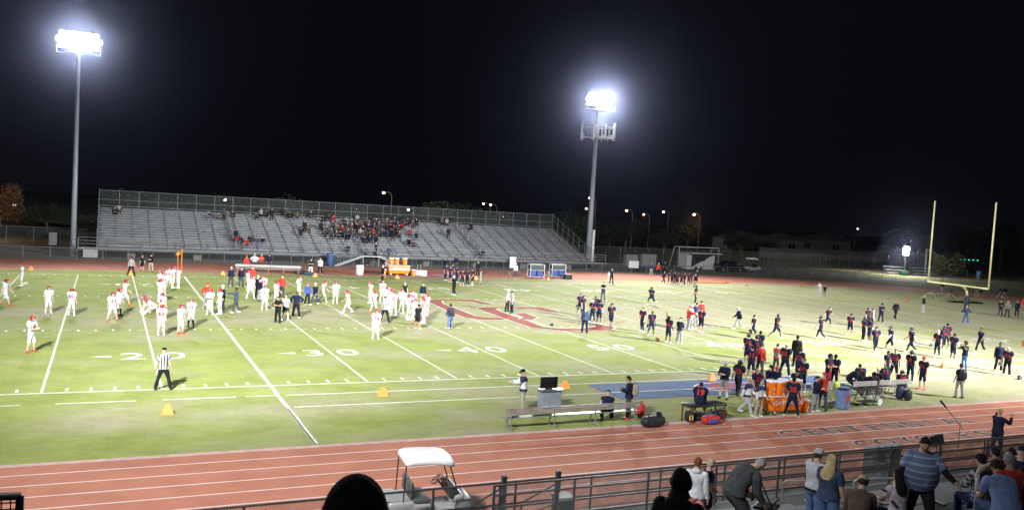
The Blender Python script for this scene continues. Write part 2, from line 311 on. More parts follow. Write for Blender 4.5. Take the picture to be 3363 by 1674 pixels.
# ------------------------------------------------------------------ light towers
lens = emis('lamp_lens', (.93, .96, 1.), 60.)
for k, (x, y, h, cell) in enumerate(TOWERS):
    back = y > 0; fy = -1 if back else 1
    lab = [('tall steel pole with floodlight bank left of the far bleachers'), ('tall steel pole with floodlights above a ring of phone antennas'), 'floodlight tower left of the near stand', 'floodlight tower right of the near stand'][k]
    e = empty('floodlight_tower', (x, y, 0), 0, lab, 'light tower', 'floodlight towers round the field')
    rb, rt = (.42, .24) if cell else (.3, .15)
    t = MB(); t.lathe((0, 0, 0), [(rb*1.25, 0), (rb*1.25, .1), (rb, .12), (rb*.93, h*.35), (rb*.9, h*.35+.02), (rt, h+.6)], 14); t.box((0, fy*rb, 1.6), (.3, .16, .9)); t.obj('pole', mat('pole_steel', (.25, .26, .29), .55, .3, .1, .5), e, True)
    if cell: MB().box((rb+.12, -.2, 3.0), (.32, .3, 5.6)).obj('cable_box', mat('pale_metal', (.5, .5, .5), .6), e)
    fr = MB(); W2 = 2.15 if cell == 0 else 2.3
    for i, zz in enumerate((h-1.15, h-.5, h+.1)):
        fr.box((0, fy*.25, zz), (2*W2*(1-.05*i), .12, .14))
    fr.box((0, fy*.6, h-1.75), (2*W2, .7, .05))
    for sx in (-1, 1):
        fr.tube((sx*W2, fy*.9, h-1.75), (sx*W2, fy*.9, h-1.0), .03); fr.tube((sx*W2, fy*.25, h-1.75), (sx*W2, fy*.25, h-1.2), .03); fr.tube((sx*W2*.9, fy*.25, h-1.25), (sx*W2*.8, fy*.25, h+.6), .03)
    fr.obj('crossarm_frame', mat('frame_steel', (.5, .5, .52), .5, .3), e)
    for row, cnt in enumerate((6, 7, 6)):
        for i in range(cnt):
            lx = (i-(cnt-1)/2)*.66; lz = (h-.95, h-.3, h+.32)[row]; axis = Vector((lx*.12, fy, -.45)).normalized(); p = Vector((lx, fy*.5, lz))
            hd = MB(); hd.lathe(p-axis*.28, [(.08, 0), (.2, .1), (.31, .26), (.32, .3)], 10, axis=axis); hd.tube(p-axis*.2, (lx, fy*.27, lz-.25), .03, 5); hd = hd.obj('floodlight', dsteel, e, True)
            MB().lathe(p+axis*.015, [(.1, -.02), (.315, 0), (.3, .06), (.14, .12)], 12, axis=axis).obj('lens', lens, hd)
    if cell:
        t = MB()
        for i in range(3):
            a = 2.0944*i+.55; ca, sa = math.cos(a), math.sin(a); nx, ny = -sa, ca
            for zz in (19.25, 20.75): t.tube((2.*ca-1.9*nx, 2.*sa-1.9*ny, zz), (2.*ca+1.9*nx, 2.*sa+1.9*ny, zz), .06, 5, mi=1); t.tube((0, 0, zz), (2.*ca, 2.*sa, zz), .07, 5, mi=1)
            for m_, (o_, hh, ww) in enumerate(((-1.8, 2.1, .3), (-1.0, 1.6, .24), (.2, 1.9, .3), (1.75, 2.1, .34))):
                cx, cy = 2.15*ca+o_*nx, 2.15*sa+o_*ny; t.rbox((cx, cy, 20.05+.1*m_), (.18, ww, hh), .03, rz=a, seg=1); t.tube((cx*.93, cy*.93, 18.8), (cx*.93, cy*.93, 21.2), .04, 5, mi=1); t.box((cx*.85, cy*.85, 19.4), (.25, .3, .55), rz=a, mi=1)
        t.obj('antenna_ring', [mat('antenna_cover', (.36, .35, .32), .6), mat('mount_steel', (.3, .3, .3), .6)], e)
# ------------------------------------------------------------------ far bleachers
BX0, BX1, BY, NR, RUN, RISE, BZ = -30.7, 33.4, 68.0, 16, .76, .258, 1.32
AIS = (-15.5, .3, 16.8); AW = 1.1
bl = empty('far_bleachers', (0, BY, 0), 0, 'long aluminium bleachers with sixteen rows on the far side of the track', 'bleachers')
galv = mat('weathered_aluminium', (.145, .145, .148), .5, .5, .16, .8, (.1, .1, .105), det=8)
def span():
    xs = [BX0]
    for a in AIS: xs += [a-AW/2, a+AW/2]
    xs.append(BX1); return [(xs[i], xs[i+1]) for i in range(0, len(xs), 2)]
for k in range(NR):
    z = BZ+RISE*k; y = k*RUN; t = MB()
    for a, b in span():
        t.box(((a+b)/2, y+.62, z+.43), (b-a, .26, .045)); 
        for i in range(int((b-a)/1.85)+1): t.box((min(a+.1+i*1.85, b-.05), y+.62, z+.2), (.05, .22, .42), mi=1)
    t.obj('seat_row', [galv, dsteel], bl)
t = MB()
for k in range(NR):
    z = BZ+RISE*k; y = k*RUN; t.box(((BX0+BX1)/2, y+.24, z-.025), (BX1-BX0, .5, .05)); t.box(((BX0+BX1)/2, y+.725, z+.1), (BX1-BX0, .02, .19))
t.box(((BX0-1.9+BX1+1.9)/2, -.62, BZ-.2), (BX1-BX0+3.8, 1.25, .3)); t.obj('footboard_deck', galv, bl)
for a in AIS:
    t = MB()
    for k in range(NR*2): t.box((a, (k+.5)*RUN/2-.1, BZ+RISE*(k+1)/2+.03), (AW-.12, .32, .05))
    t.obj('aisle_steps', galv, bl)
for a in AIS:
    t = MB()
    for k in range(0, NR-1, 3):
        y, z = k*RUN+.3, BZ+RISE*k; t.path([(a, y, z), (a, y, z+.9), (a, y+RUN*1.6, z+.9+RISE*1.6), (a, y+RUN*1.6, z+RISE*1.6)], .025, 5)
    t.obj('aisle_handrail', steel, bl)
def rails(mb, a, b, zs, gap=1.9, r=.028, post=None):
    a, b = Vector(a), Vector(b); L_ = (b-a).length; k = max(1, round(L_/gap))
    for z in zs: mb.tube(a+Vector((0, 0, z)), b+Vector((0, 0, z)), r, 5)
    for i in range(k+1):
        p = a+(b-a)*i/k; mb.tube(p, p+Vector((0, 0, zs[0])), post or r, 5)
t = MB()
ft = (0, -1.2, BZ-.05)
for a, b in ((BX0-1.85, -.9), (1.5, BX1+1.9)): rails(t, (a, -1.22, BZ-.05), (b, -1.22, BZ-.05), (1.1, .75, .4))
t.obj('front_rail', mat('rail_steel', (.22, .23, .24), .5, .5), bl)
TZ = BZ+RISE*(NR-1); TY = NR*RUN
t = MB(); rails(t, (BX0, TY, TZ), (BX1, TY, TZ), (2.35, 1.2, .4), 2.25, .03, .035)
for xx in (BX0, BX1):
    for zz in (1.0, 1.9): t.tube((xx, 0, BZ+zz), (xx, TY, TZ+zz+.4), .028, 5)
    for i in range(8): t.tube((xx, TY*i/7, BZ+RISE*NR*i/7), (xx, TY*i/7, BZ+RISE*NR*i/7+1.9+.06*i), .03, 5)
t.obj('guard_rail', mat('rail_grey', (.2, .215, .22), .55, .4), bl)
wire = screen('chain_link', (.07, .075, .075), .17)
t = MB(); t.add([(BX0, TY, TZ+.3), (BX1, TY, TZ+.3), (BX1, TY, TZ+2.35), (BX0, TY, TZ+2.35)], [(0, 1, 2, 3)])
for xx in (BX0, BX1): t.add([(xx, 0, BZ), (xx, TY, TZ), (xx, TY, TZ+2.3), (xx, 0, BZ+1.9)], [(0, 1, 2, 3)])
t.obj('guard_mesh', wire, bl)
t = MB()
for i in range(18):
    x = BX0+1+(BX1-BX0-2)*i/17
    t.tube((x, TY, 0), (x, TY, TZ), .07, 6); t.tube((x, 6, 0), (x, 6, BZ+6*RISE/RUN-.1), .06, 6); t.tube((x, -.9, 0), (x, -.9, BZ-.3), .06, 6); t.tube((x, -.9, BZ-.4), (x, TY, TZ-.35), .06, 6); t.tube((x, 0, .2), (x, 6, BZ+1.6), .035, 5)
t.obj('under_frame', dsteel, bl)
t = MB()
for i in range(9): t.box((BX0+3.6+(BX1-BX0-7)*i/8, .5, .45), (.9, .9, .9))
t.obj('footing', mat('old_concrete', (.13, .12, .1), .9), bl)
for sg in (-1, 1):
    t = MB(); x0 = .3+sg*1.1; x1 = .3+sg*4.6
    for i in range(9):
        f = (i+.5)/9; t.box((x0+(x1-x0)*f, -2.1, BZ*(1-f)), (.42, 1.2, .05))
    for yy in (-2.7, -1.5):
        t.box(((x0+x1)/2, yy, BZ/2-.05), (math.dist((x0, BZ), (x1, 0)), .05, .28), ry=math.atan2(BZ, 3.5)*sg)
        t.tube((x0, yy, BZ+1), (x1, yy, 1.), .03, 5); t.tube((x0, yy, BZ+.6), (x1, yy, .6), .02, 5)
        for i in range(6): f = i/5; t.tube((x0+(x1-x0)*f, yy, BZ*(1-f)), (x0+(x1-x0)*f, yy, BZ*(1-f)+1.), .025, 5)
    t.obj('stair_flight', mat('stair_steel', (.2, .21, .22), .55, .4), bl)
t = MB(); t.box((.3, -2.1, BZ-.05), (2.3, 1.3, .1)); rails(t, (-.8, -2.72, BZ), (1.4, -2.72, BZ), (1.05, .6), 2.2)
for i in (-1, 1): t.tube((.3+i, -2.6, 0), (.3+i, -2.6, BZ), .05)
t.obj('stair_landing', steel, bl)
MB().box((BX0-.6, -1.25, .62), (1.45, .06, .95)).obj('sign_panel', mat('pale_panel', (.36, .36, .33), .7), bl)
# ------------------------------------------------------------------ chain-link fences
def fence(name, pts, h, gap, label, mesh_mat, r=.028, midrail=False, woven=None, kind='fence'):
    e = empty(name, (*pts[0][:2], 0), 0, label, 'fence'); o0 = Vector((*pts[0][:2], 0)); P_ = [Vector((*p[:2], 0))-o0 for p in pts]; fr = MB(); me = MB()
    for a, b in zip(P_, P_[1:]):
        rails(fr, a, b, (h,)+((h*.5,) if midrail else ()), gap, r, r*1.15)
        if woven:
            L_ = (b-a).length; d = (b-a)/L_; s = woven; k = int(L_/s)
            for i in range(-int(h/s), k):
                for sg in (1, -1):
                    x0, x1 = (i*s, i*s+h) if sg == 1 else (i*s+h, i*s); z0, z1 = 0., h
                    lo, hi = min(x0, x1), max(x0, x1)
                    if hi <= 0 or lo >= L_: continue
                    def cl(x): 
                        x_ = min(max(x, 0), L_); return x_, (x_-x0)/(x1-x0)*h
                    xa, za = cl(x0); xb, zb = cl(x1)
                    if abs(xa-xb) < .02: continue
                    me.tube(a+d*xa+Vector((0, .006*sg, za)), a+d*xb+Vector((0, .006*sg, zb)), .0048, 3, cap=False)
        else: me.add([a+Vector((0, 0, .03)), b+Vector((0, 0, .03)), b+Vector((0, 0, h)), a+Vector((0, 0, h))], [(0, 1, 2, 3)])
    fr.obj('fence_frame', dsteel if woven else mat('fence_pipe', (.17, .175, .18), .6, .3), e); me.obj('chain_link_mesh', mesh_mat, e); return e
fence('chain_link_fence', [(-110, 66.2), (37, 66.2), (60, 67.0), (92, 62.5), (104, 40), (104, 5)], 1.2, 2.6, 'low chain link fence along the far side of the track', wire)
fence('tall_chain_link_fence', [(-110, 84), (-32, 84)], 2.4, 3, 'tall dark chain link fence left of the far bleachers behind the light pole', wire)
fence('tall_chain_link_fence', [(35, 86), (78, 88), (103, 92)], 2.6, 3, 'tall dark chain link fence right of the far bleachers, behind the trailer', wire)
fence('track_side_fence', [(-46, -18.45), (34, -18.45)], 1.22, 2.45, 'black chain link fence between the near running track and the near stand', mat('black_wire', (.02, .021, .022), .5), .03, True, .075)
# ------------------------------------------------------------------ home stand (near side)
hs = empty('near_stand', (0, -21, 0), 0, 'aluminium spectator stand in the right foreground with deck and rows of seats', 'stand')
HX0, HX1 = -21.2, 32.
deckm = mat('stand_deck', (.13, .13, .128), .6, .4, .12, 1.2, (.08, .08, .08), det=6)
dplank = mat('seat_plank', (.6, .6, .6), .35, .7, .1, 2.)
t = MB(); t.box(((HX0+HX1)/2, -.8, .95), (HX1-HX0, 1.6, .1))
HN = 26
for k in range(HN):
    x0 = HX0 if k < 4 else -38
    z = 1.3+.255*k; y = -1.6-.75*k; t.box(((x0+HX1)/2, y-.375, z-.03), (HX1-x0, .748, .06)); t.box(((x0+HX1)/2, y-.012, z-.13), (HX1-x0, .02, .22))
t.obj('deck', deckm, hs)
AISH = (-13.9, -5.2, 4.)
for k in range(HN):
    z = 1.3+.255*k; y = -1.6-.75*k; t = MB(); x = HX0+1.5 if k < 4 else -37.
    xs = [x]+[v for a in AISH for v in (a-.6, a+.6)]+[HX1]
    for a, b in zip(xs[::2], xs[1::2]):
        t.rbox(((a+b)/2, y-.58, z+.41), (b-a, .27, .045), .012, seg=1)
        for i in range(int((b-a)/1.8)+1): t.box((min(a+.1+i*1.8, b-.1), y-.58, z+.19), (.05, .2, .39), mi=1)
    t.obj('seat_plank', [dplank, dsteel], hs)
t = MB(); rails(t, (HX0, -.05, 1.0), (HX1, -.05, 1.0), (1.1, .86, .56, .24), 2.25, .026, .036); t.obj('front_rail', mat('rail_dark', (.075, .08, .09), .45, .5), hs)
for a in AISH[:2]:
    t = MB()
    for k0 in (0, 3):
        y, z = -1.9-.75*k0, 1.3+.255*k0; t.path([(a, y, z), (a, y, z+.85), (a, y-.12, z+.95), (a, y-1.45, z+1.4), (a, y-1.6, z+1.3), (a, y-1.6, z+.5)], .024, 6)
    t.obj('aisle_handrail', mat('rail_satin', (.35, .35, .36), .4, .6), hs)
def chain_panel(mb, a, b, h, s=.07):
    a, b = Vector(a), Vector(b); L_ = (b-a).length; d = (b-a)/L_
    for i in range(-int(h/s), int(L_/s)+1):
        for sg in (1, -1):
            x0, x1 = (i*s, i*s+h) if sg == 1 else (i*s+h, i*s)
            def cl(x): q = min(max(x, 0), L_); return q, (q-x0)/(x1-x0)*h
            (xa, za), (xb, zb) = cl(x0), cl(x1)
            if abs(xa-xb) > .02: mb.tube(a+d*xa+Vector((0, 0, za)), a+d*xb+Vector((0, 0, zb)), .004, 3, cap=False)
t = MB(); chain_panel(t, (HX0, -.1, 1.0), (14, -.1, 1.0), 1.08); t.obj('rail_mesh', M['black_wire'], hs)
# steps with handrails down to the gate, gate posts
t = MB()
for i in range(6): t.box((-20.2, .35+.28*i, .85-.16*i), (1.5, .28, .04))
for xx in (-21.0, -19.45):
    t.path([(xx, .0, 1.9), (xx, .1, 1.95), (xx, 1.75, .95), (xx, 1.9, .9), (xx, 1.9, .0)], .024); t.path([(xx, .0, 1.5), (xx, 1.75, .55)], .02)
    t.tube((xx, 0, 0), (xx, 0, 2.1), .04)
t.obj('access_steps', M['rail_dark'], hs)
for xx in (at(1655, 1592, y=-18.8)[0], at(1832, 1585, y=-18.8)[0]):
    e = empty('gate_post', (xx, -18.8, 0), 0, 'square dark gate post %s' % ('just right of the white golf cart' if xx < at(1740, 1590, y=-18.8)[0] else 'beside the dark litter bin, right of the stand steps'), 'post')
    MB().box((0, 0, .75), (.12, .12, 1.5)).box((0, 0, 1.51), (.14, .14, .03)).obj('post', dsteel, e); MB().lathe((0, 0, 1.525), [(.05, 0), (.05, .03), (.015, .06)], 8).obj('post_cap', steel, e)
e = empty('litter_bin', (at(1850, 1620, y=-19.4)[0], -19.4, 0), 0, 'dark square litter bin beside the stand steps', 'bin')
MB().rbox((0, 0, .5), (.46, .46, 1.), .03).obj('bin_body', mat('bin_dark', (.03, .035, .03), .6), e); MB().rbox((0, 0, 1.03), (.5, .5, .07), .02).obj('bin_lid', dsteel, e)
# near-left end rail of the stand, with a mesh panel
q = at(66, 1627, d=7.8); e = empty('corner_guard_rail', (q[0], q[1], q[2]-1.2), 0, 'dark mesh guard rail corner at the lower left edge', 'railing')
t = MB(); A_ = (0, 0, 1.2); B_ = (-1.3, -.5, 1.42)
t.path([(0, 0, 0), A_, B_, (-1.3, -.5, .2)], .03, 8); t.tube((0, 0, .65), (-1.3, -.5, .87), .02); t.obj('rail_frame', dsteel, e, True)
t = MB()
for i in range(22): f = i/22; t.tube((-1.3*f, -.5*f, .1), (-1.3*f, -.5*f, 1.2+.2*f), .006, 3); t.tube((0, 0, 1.15-i*.05), (-1.3, -.5, 1.37-i*.05), .006, 3)
t.obj('rail_mesh', M['black_wire'], e)
# ------------------------------------------------------------------ people: one canonical body, posed by skinning
def canonical():
    mb = MB()
    def sweep(secs, n=14):   # elliptical sections (centre, rx, ry) in XY planes
        vs = [(c[0]+rx*math.cos(6.2832*i/n), c[1]+ry*math.sin(6.2832*i/n), c[2]) for c, rx, ry in secs for i in range(n)]
        fs = [(j*n+i, j*n+(i+1) % n, (j+1)*n+(i+1) % n, (j+1)*n+i) for j in range(len(secs)-1) for i in range(n)]+[tuple(range(n))[::-1], tuple(range((len(secs)-1)*n, len(secs)*n))]
        mb.add(vs, fs)
    sweep([((-.01, 0, z), rx, ry) for z, ry, rx in ((.82, .1, .09), (.87, .155, .12), (.93, .172, .128), (1.0, .165, .12), (1.08, .15, .112), (1.16, .15, .112), (1.26, .168, .122), (1.36, .186, .125), (1.42, .18, .11), (1.46, .14, .085), (1.49, .08, .065), (1.53, .06, .062), (1.6, .056, .06))])
    mb.ell((.0, 0, 1.675), (.098, .078, .112), 16, 12); mb.ell((.035, 0, 1.615), (.062, .055, .06), 12, 8)
    mb.ell((.103, 0, 1.655), (.018, .014, .026), 8, 6); mb.ell((.088, 0, 1.61), (.016, .026, .012), 8, 6); mb.ell((.088, 0, 1.695), (.014, .05, .012), 8, 6)
    H_ = Vector((0, math.sin(R(40)), -math.cos(R(40))))
    for s in (1, -1):
        mb.ell((-.005, s*.08, 1.665), (.018, .012, .032), 8, 6)
        sh = Vector((-.005, s*.165, 1.42)); d = Vector((0, s*H_.y, H_.z)); el = sh+d*.3; wr = el+d*.255
        mb.ell(sh, (.062, .062, .062), 10, 8)
        for a, b, r, r2 in ((sh, sh+d*.12, .056, .054), (sh+d*.12, el, .054, .041), (el, el+d*.08, .041, .043), (el+d*.08, wr, .043, .027)): mb.tube(a, b, r, 12, r2)
        mb.ell(el, (.041,)*3, 10, 6)
        # palm and five fingers
        pc = wr+d*.045; side = Vector((1, 0, 0))
        mb.ell(pc, (.042, .024, .052), 10, 8); mb.tube(wr-d*.02, pc, .027, 10, .03)
        inn = Vector((0, -s*abs(d.z), -s*0+(-d.y*s if s > 0 else d.y*1.)))  # palm normal, towards the body
        inn = Vector((0, -s*math.cos(R(40)), -math.sin(R(40))))
        for i, (off, ln) in enumerate(((.034, .07), (.012, .082), (-.011, .076), (-.033, .058))):
            b0 = pc+d*.03+side*off; k1 = b0+d*ln*.5+inn*.006+side*off*.12; k2 = k1+d*ln*.38+inn*.02; k3 = k2+d*ln*.2+inn*.018
            for a, b, r in ((b0, k1, .0095), (k1, k2, .009), (k2, k3, .008)): mb.tube(a, b, r, 8)
            mb.ell(k3, (.008,)*3, 6, 4); mb.ell(k1, (.0095,)*3, 6, 4)
        t0 = pc-d*.02+side*.03; t1 = t0+side*.03+d*.03+inn*.01; t2 = t1+side*.008+d*.035+inn*.008
        mb.tube(t0, t1, .013, 8, .011); mb.tube(t1, t2, .011, 8, .009); mb.ell(t2, (.009,)*3, 6, 4)
        hp = Vector((-.01, s*.088, .9)); kn = Vector((.012, s*.105, .49)); an = Vector((-.015, s*.112, .085))
        mb.ell(hp, (.1, .085, .09), 12, 8)
        for a, b, r, r2 in ((hp, hp+(kn-hp)*.35, .088, .082), (hp+(kn-hp)*.35, kn, .082, .054), (kn, kn+(an-kn)*.3+Vector((-.012, 0, 0)), .052, .058), (kn+(an-kn)*.3+Vector((-.012, 0, 0)), an, .058, .036)): mb.tube(a, b, r, 14, r2)
        mb.ell(kn, (.056,)*3, 10, 6); mb.ell((-.03, s*.112, .045), (.042, .034, .045), 10, 6); mb.ell((.05, s*.118, .035), (.1, .042, .036), 12, 6, pw=.8); mb.ell((.13, s*.122, .025), (.06, .042, .026), 10, 6)
        mb.tube(an, (an.x, an.y, .03), .038, 10)
    o = mb.obj('tmp', [])
    rm = o.modifiers.new('r', 'REMESH'); rm.mode = 'VOXEL'; rm.voxel_size = .0105; rm.use_smooth_shade = True
    sm = o.modifiers.new('s', 'SMOOTH'); sm.iterations = 2; sm.factor = .5
    dc = o.modifiers.new('d', 'DECIMATE'); dc.ratio = .3
    dg = bpy.context.evaluated_depsgraph_get(); ev = o.evaluated_get(dg); me = bpy.data.meshes.new_from_object(ev)
    v = np.array([p.co[:] for p in me.vertices]); nn = np.array([p.normal[:] for p in me.vertices]); f = [tuple(p.vertices) for p in me.polygons]
    bpy.data.objects.remove(o); bpy.data.meshes.remove(me); return v, nn, f
CV, CN, CF = canonical()
BN = ['pelvis', 'spine', 'chest', 'neck', 'head']+[b+s for s in 'LR' for b in ('uarm', 'farm', 'hand', 'thigh', 'shin', 'foot')]
SEG = {'pelvis': ((0, 0, .9), (0, 0, 1.02), .155, (0, 0, .96)), 'spine': ((0, 0, 1.08), (0, 0, 1.2), .15, (-.01, 0, 1.05)), 'chest': ((0, 0, 1.28), (0, 0, 1.42), .165, (-.01, 0, 1.23)), 'neck': ((0, 0, 1.51), (0, 0, 1.56), .065, (0, 0, 1.49)), 'head': ((.01, 0, 1.63), (.01, 0, 1.72), .1, (0, 0, 1.57))}
for s, q in (('L', 1), ('R', -1)):
    sh = np.array([-.005, q*.165, 1.42]); d = np.array([0, q*math.sin(R(40)), -math.cos(R(40))]); el = sh+d*.3; wr = el+d*.255
    SEG['uarm'+s] = (sh+d*.05, el, .055, sh); SEG['farm'+s] = (el, wr, .042, el); SEG['hand'+s] = (wr+d*.02, wr+d*.15, .04, wr)
    hp = np.array([-.01, q*.088, .9]); kn = np.array([.012, q*.105, .49]); an = np.array([-.015, q*.112, .085])
    SEG['thigh'+s] = (hp+(kn-hp)*.12, kn, .082, hp); SEG['shin'+s] = (kn, an, .055, kn); SEG['foot'+s] = (an+np.array([0, 0, -.04]), an+np.array([.16, .01, -.05]), .045, an)
def weights(P):
    D = np.zeros((len(P), len(BN)))
    for j, b in enumerate(BN):
        a, e, r, _ = SEG[b]; a, e = np.array(a, float), np.array(e, float); ab = e-a; tt = np.clip(((P-a)@ab)/(ab@ab), 0, 1); dd = np.linalg.norm(P-(a+tt[:, None]*ab), axis=1)/r
        if b.endswith('L'): dd = dd+np.where(P[:, 1] < -.0, 4, 0)
        if b.endswith('R'): dd = dd+np.where(P[:, 1] > .0, 4, 0)
        D[:, j] = dd
    w = 1/np.maximum(D, .15)**7; return w/w.sum(1, keepdims=True)
CW = weights(CV); DOM = CW.argmax(1)
def rot(ax, a):
    a = R(a); c, s = math.cos(a), math.sin(a)
    return np.array([[1, 0, 0], [0, c, -s], [0, s, c]]) if ax == 'x' else np.array([[c, 0, s], [0, 1, 0], [-s, 0, c]]) if ax == 'y' else np.array([[c, -s, 0], [s, c, 0], [0, 0, 1]])
POSES = {}
def P_(name, **k): POSES[name] = k
# per side (L, R): sh forward, ab out, ir inward twist, el bend, th hip forward, ta leg out, kn knee
P_('stand', sh=(4, -3), ab=(9, 9), el=(12, 14), th=(2, -2), ta=(3, 4), kn=(2, 4), hp=6)
P_('stand_easy', sh=(12, 2), ab=(10, 12), el=(28, 12), th=(10, -3), ta=(4, 5), kn=(18, 0), hp=12, hy=18)
P_('stand_wide', sh=(5, 0), ab=(14, 14), el=(20, 20), th=(0, 0), ta=(13, 13), kn=(2, 2), hp=8)
P_('hands_hips', sh=(-18, -18), ab=(46, 46), ir=(48, 48), el=(92, 92), th=(2, -2), ta=(8, 8), kn=(3, 3), hp=4)
P_('arms_crossed', sh=(34, 30), ab=(8, 8), ir=(62, 66), el=(98, 102), th=(2, -2), ta=(6, 6), kn=(2, 2), hp=10)
P_('hands_front', sh=(26, 22), ab=(10, 10), ir=(32, 30), el=(80, 86), th=(3, -3), ta=(5, 5), kn=(4, 2), hp=20)
P_('walk', sh=(22, -24), ab=(8, 8), el=(24, 14), th=(-18, 26), ta=(1, 1), kn=(22, 8), ln=4, hp=6)
P_('stride', sh=(-22, 26), ab=(9, 9), el=(16, 30), th=(30, -20), ta=(2, 2), kn=(10, 26), ln=6, hp=4)
P_('run', sh=(48, -46), ab=(14, 14), el=(80, 76), th=(-28, 54), ta=(2, 2), kn=(60, 40), ln=16, hp=0)
P_('point', sh=(82, 4), ab=(6, 10), el=(12, 16), th=(16, -12), ta=(3, 3), kn=(4, 12), ln=2)
P_('hold_out', sh=(58, 50), ab=(4, 4), ir=(6, 6), el=(34, 44), th=(2, -2), ta=(5, 5), kn=(3, 3), hp=14)
P_('arm_up', sh=(150, 6), ab=(12, 10), el=(40, 20), th=(4, -2), ta=(5, 5), kn=(4, 2), hp=-6)
P_('camera', sh=(66, 66), ab=(14, 14), ir=(26, 26), el=(112, 112), th=(6, -6), ta=(6, 6), kn=(4, 6), hp=4)
P_('conduct', sh=(88, 60), ab=(18, 16), el=(40, 96), th=(2, -2), ta=(5, 5), kn=(2, 2), hp=8)
P_('sit', sh=(32, 30), ab=(10, 10), ir=(18, 18), el=(56, 60), th=(84, 84), ta=(7, 7), kn=(84, 84), ln=6, hp=8)
P_('sit_lean', sh=(52, 48), ab=(8, 8), ir=(20, 24), el=(72, 76), th=(94, 94), ta=(12, 12), kn=(92, 92), ln=30, sp=8, hp=14)
P_('sit_low', sh=(46, 40), ab=(12, 12), ir=(12, 12), el=(40, 46), th=(104, 100), ta=(10, 10), kn=(104, 98), ln=14, hp=4)
P_('crouch', sh=(70, 48), ab=(8, 12), el=(8, 70), th=(98, 92), ta=(14, 14), kn=(82, 72), ln=58, hp=-40)
P_('bent', sh=(60, 66), ab=(10, 10), el=(18, 24), th=(70, 66), ta=(8, 8), kn=(20, 14), ln=62, sp=12, hp=-6)
P_('bent_back', sh=(76, 70), ab=(8, 6), el=(22, 30), th=(58, 50), ta=(8, 8), kn=(14, 8), ln=46, sp=26, hp=18)
P_('stoop', sh=(62, 54), ab=(10, 8), el=(26, 34), th=(34, 26), ta=(7, 7), kn=(10, 6), ln=28, sp=26, hp=16)
P_('kneel', sh=(40, 34), ab=(10, 10), el=(50, 60), th=(92, 10), ta=(8, 4), kn=(96, 92), ln=12, hp=10)
P_('helmet_side', sh=(6, 10), ab=(9, 18), el=(14, 22), th=(10, -8), ta=(4, 6), kn=(12, 4), ln=2, hp=10)
P_('stairs', sh=(30, 6), ab=(34, 26), el=(34, 30), th=(26, 0), ta=(5, 5), kn=(32, 10), ln=4, hp=30)
P_('drink', sh=(60, 8), ab=(26, 12), ir=(30, 0), el=(126, 24), th=(2, -2), ta=(5, 5), kn=(2, 4), hp=-24)
def bones(p):
    g = lambda k, d=(0, 0): p.get(k, d)
    ln, sp = p.get('ln', 0), p.get('sp', 0); G = {}; J = {}
    G['pelvis'] = rot('y', ln*.45); J['pelvis'] = np.array([0, 0, .96])
    def child(b, par, Gb):
        j = np.array(SEG[b][3], float); jp = np.array(SEG[par][3], float); J[b] = J[par]+G[par]@(j-jp); G[b] = Gb
    child('spine', 'pelvis', rot('y', ln*.8+sp*.5)); child('chest', 'spine', rot('y', ln+sp)); child('neck', 'chest', rot('y', ln*.8+sp+p.get('hp', 0)*.5))
    child('head', 'neck', rot('z', p.get('hy', 0))@rot('y', ln*.55+sp+p.get('hp', 0)))
    for i, (s, q) in enumerate((('L', 1), ('R', -1))):
        H = rot('x', -40*q); base = G['chest']@rot('y', -g('sh')[i])@rot('x', q*g('ab')[i])@rot('z', -q*g('ir')[i])
        child('uarm'+s, 'chest', base@H); fa = base@rot('y', -g('el')[i]); child('farm'+s, 'uarm'+s, fa@H); child('hand'+s, 'farm'+s, fa@rot('y', -8)@H)
        th = rot('y', ln*.0-g('th')[i])@rot('x', q*g('ta')[i]); child('thigh'+s, 'pelvis', th); sh_ = th@rot('y', g('kn')[i]); child('shin'+s, 'thigh'+s, sh_)
        net = -g('th')[i]+g('kn')[i]; child('foot'+s, 'shin'+s, rot('x', 0)@rot('y', 0 if net < 40 else (net-40)*.8))
    return G, J
_bc = {}
KB = dict(pelvis=1., spine=1.15, chest=.9, neck=.25, head=0., uarm=.75, farm=.5, hand=.15, thigh=.85, shin=.5, foot=.1)
def skin(pose, V, Wt, bulk=1.):
    if pose not in _bc: _bc[pose] = bones(POSES[pose])
    G, J = _bc[pose]; out = np.zeros_like(V)
    if bulk != 1.:
        V0 = V; V = V.copy()
        for j, b in enumerate(BN):
            k = KB.get(b, KB.get(b[:-1], 0))*(bulk-1); a, e = np.array(SEG[b][0], float), np.array(SEG[b][1], float); ab = (e-a)/np.linalg.norm(e-a)
            rad = V0-a; rad = rad-(rad@ab)[:, None]*ab; V += Wt[:, j:j+1]*k*rad
        for s_, q in (('L', 1), ('R', -1)):
            wa = sum(Wt[:, BN.index(b+s_)] for b in ('uarm', 'farm', 'hand'))[:, None]; out += wa*(G['chest']@np.array([0, q*.15*(bulk-1), 0]))
            wl = sum(Wt[:, BN.index(b+s_)] for b in ('thigh', 'shin', 'foot'))[:, None]; out += wl*np.array([0, q*.06*(bulk-1), 0])
    for j, b in enumerate(BN):
        w = Wt[:, j:j+1]
        if w.max() < 1e-3: continue
        out += w*(J[b]+(V-np.array(SEG[b][3], float))@G[b].T)
    return out
_drop = {}
def drop(pose):
    if pose not in _drop: _drop[pose] = skin(pose, CV, CW)[:, 2].min()
    return _drop[pose]
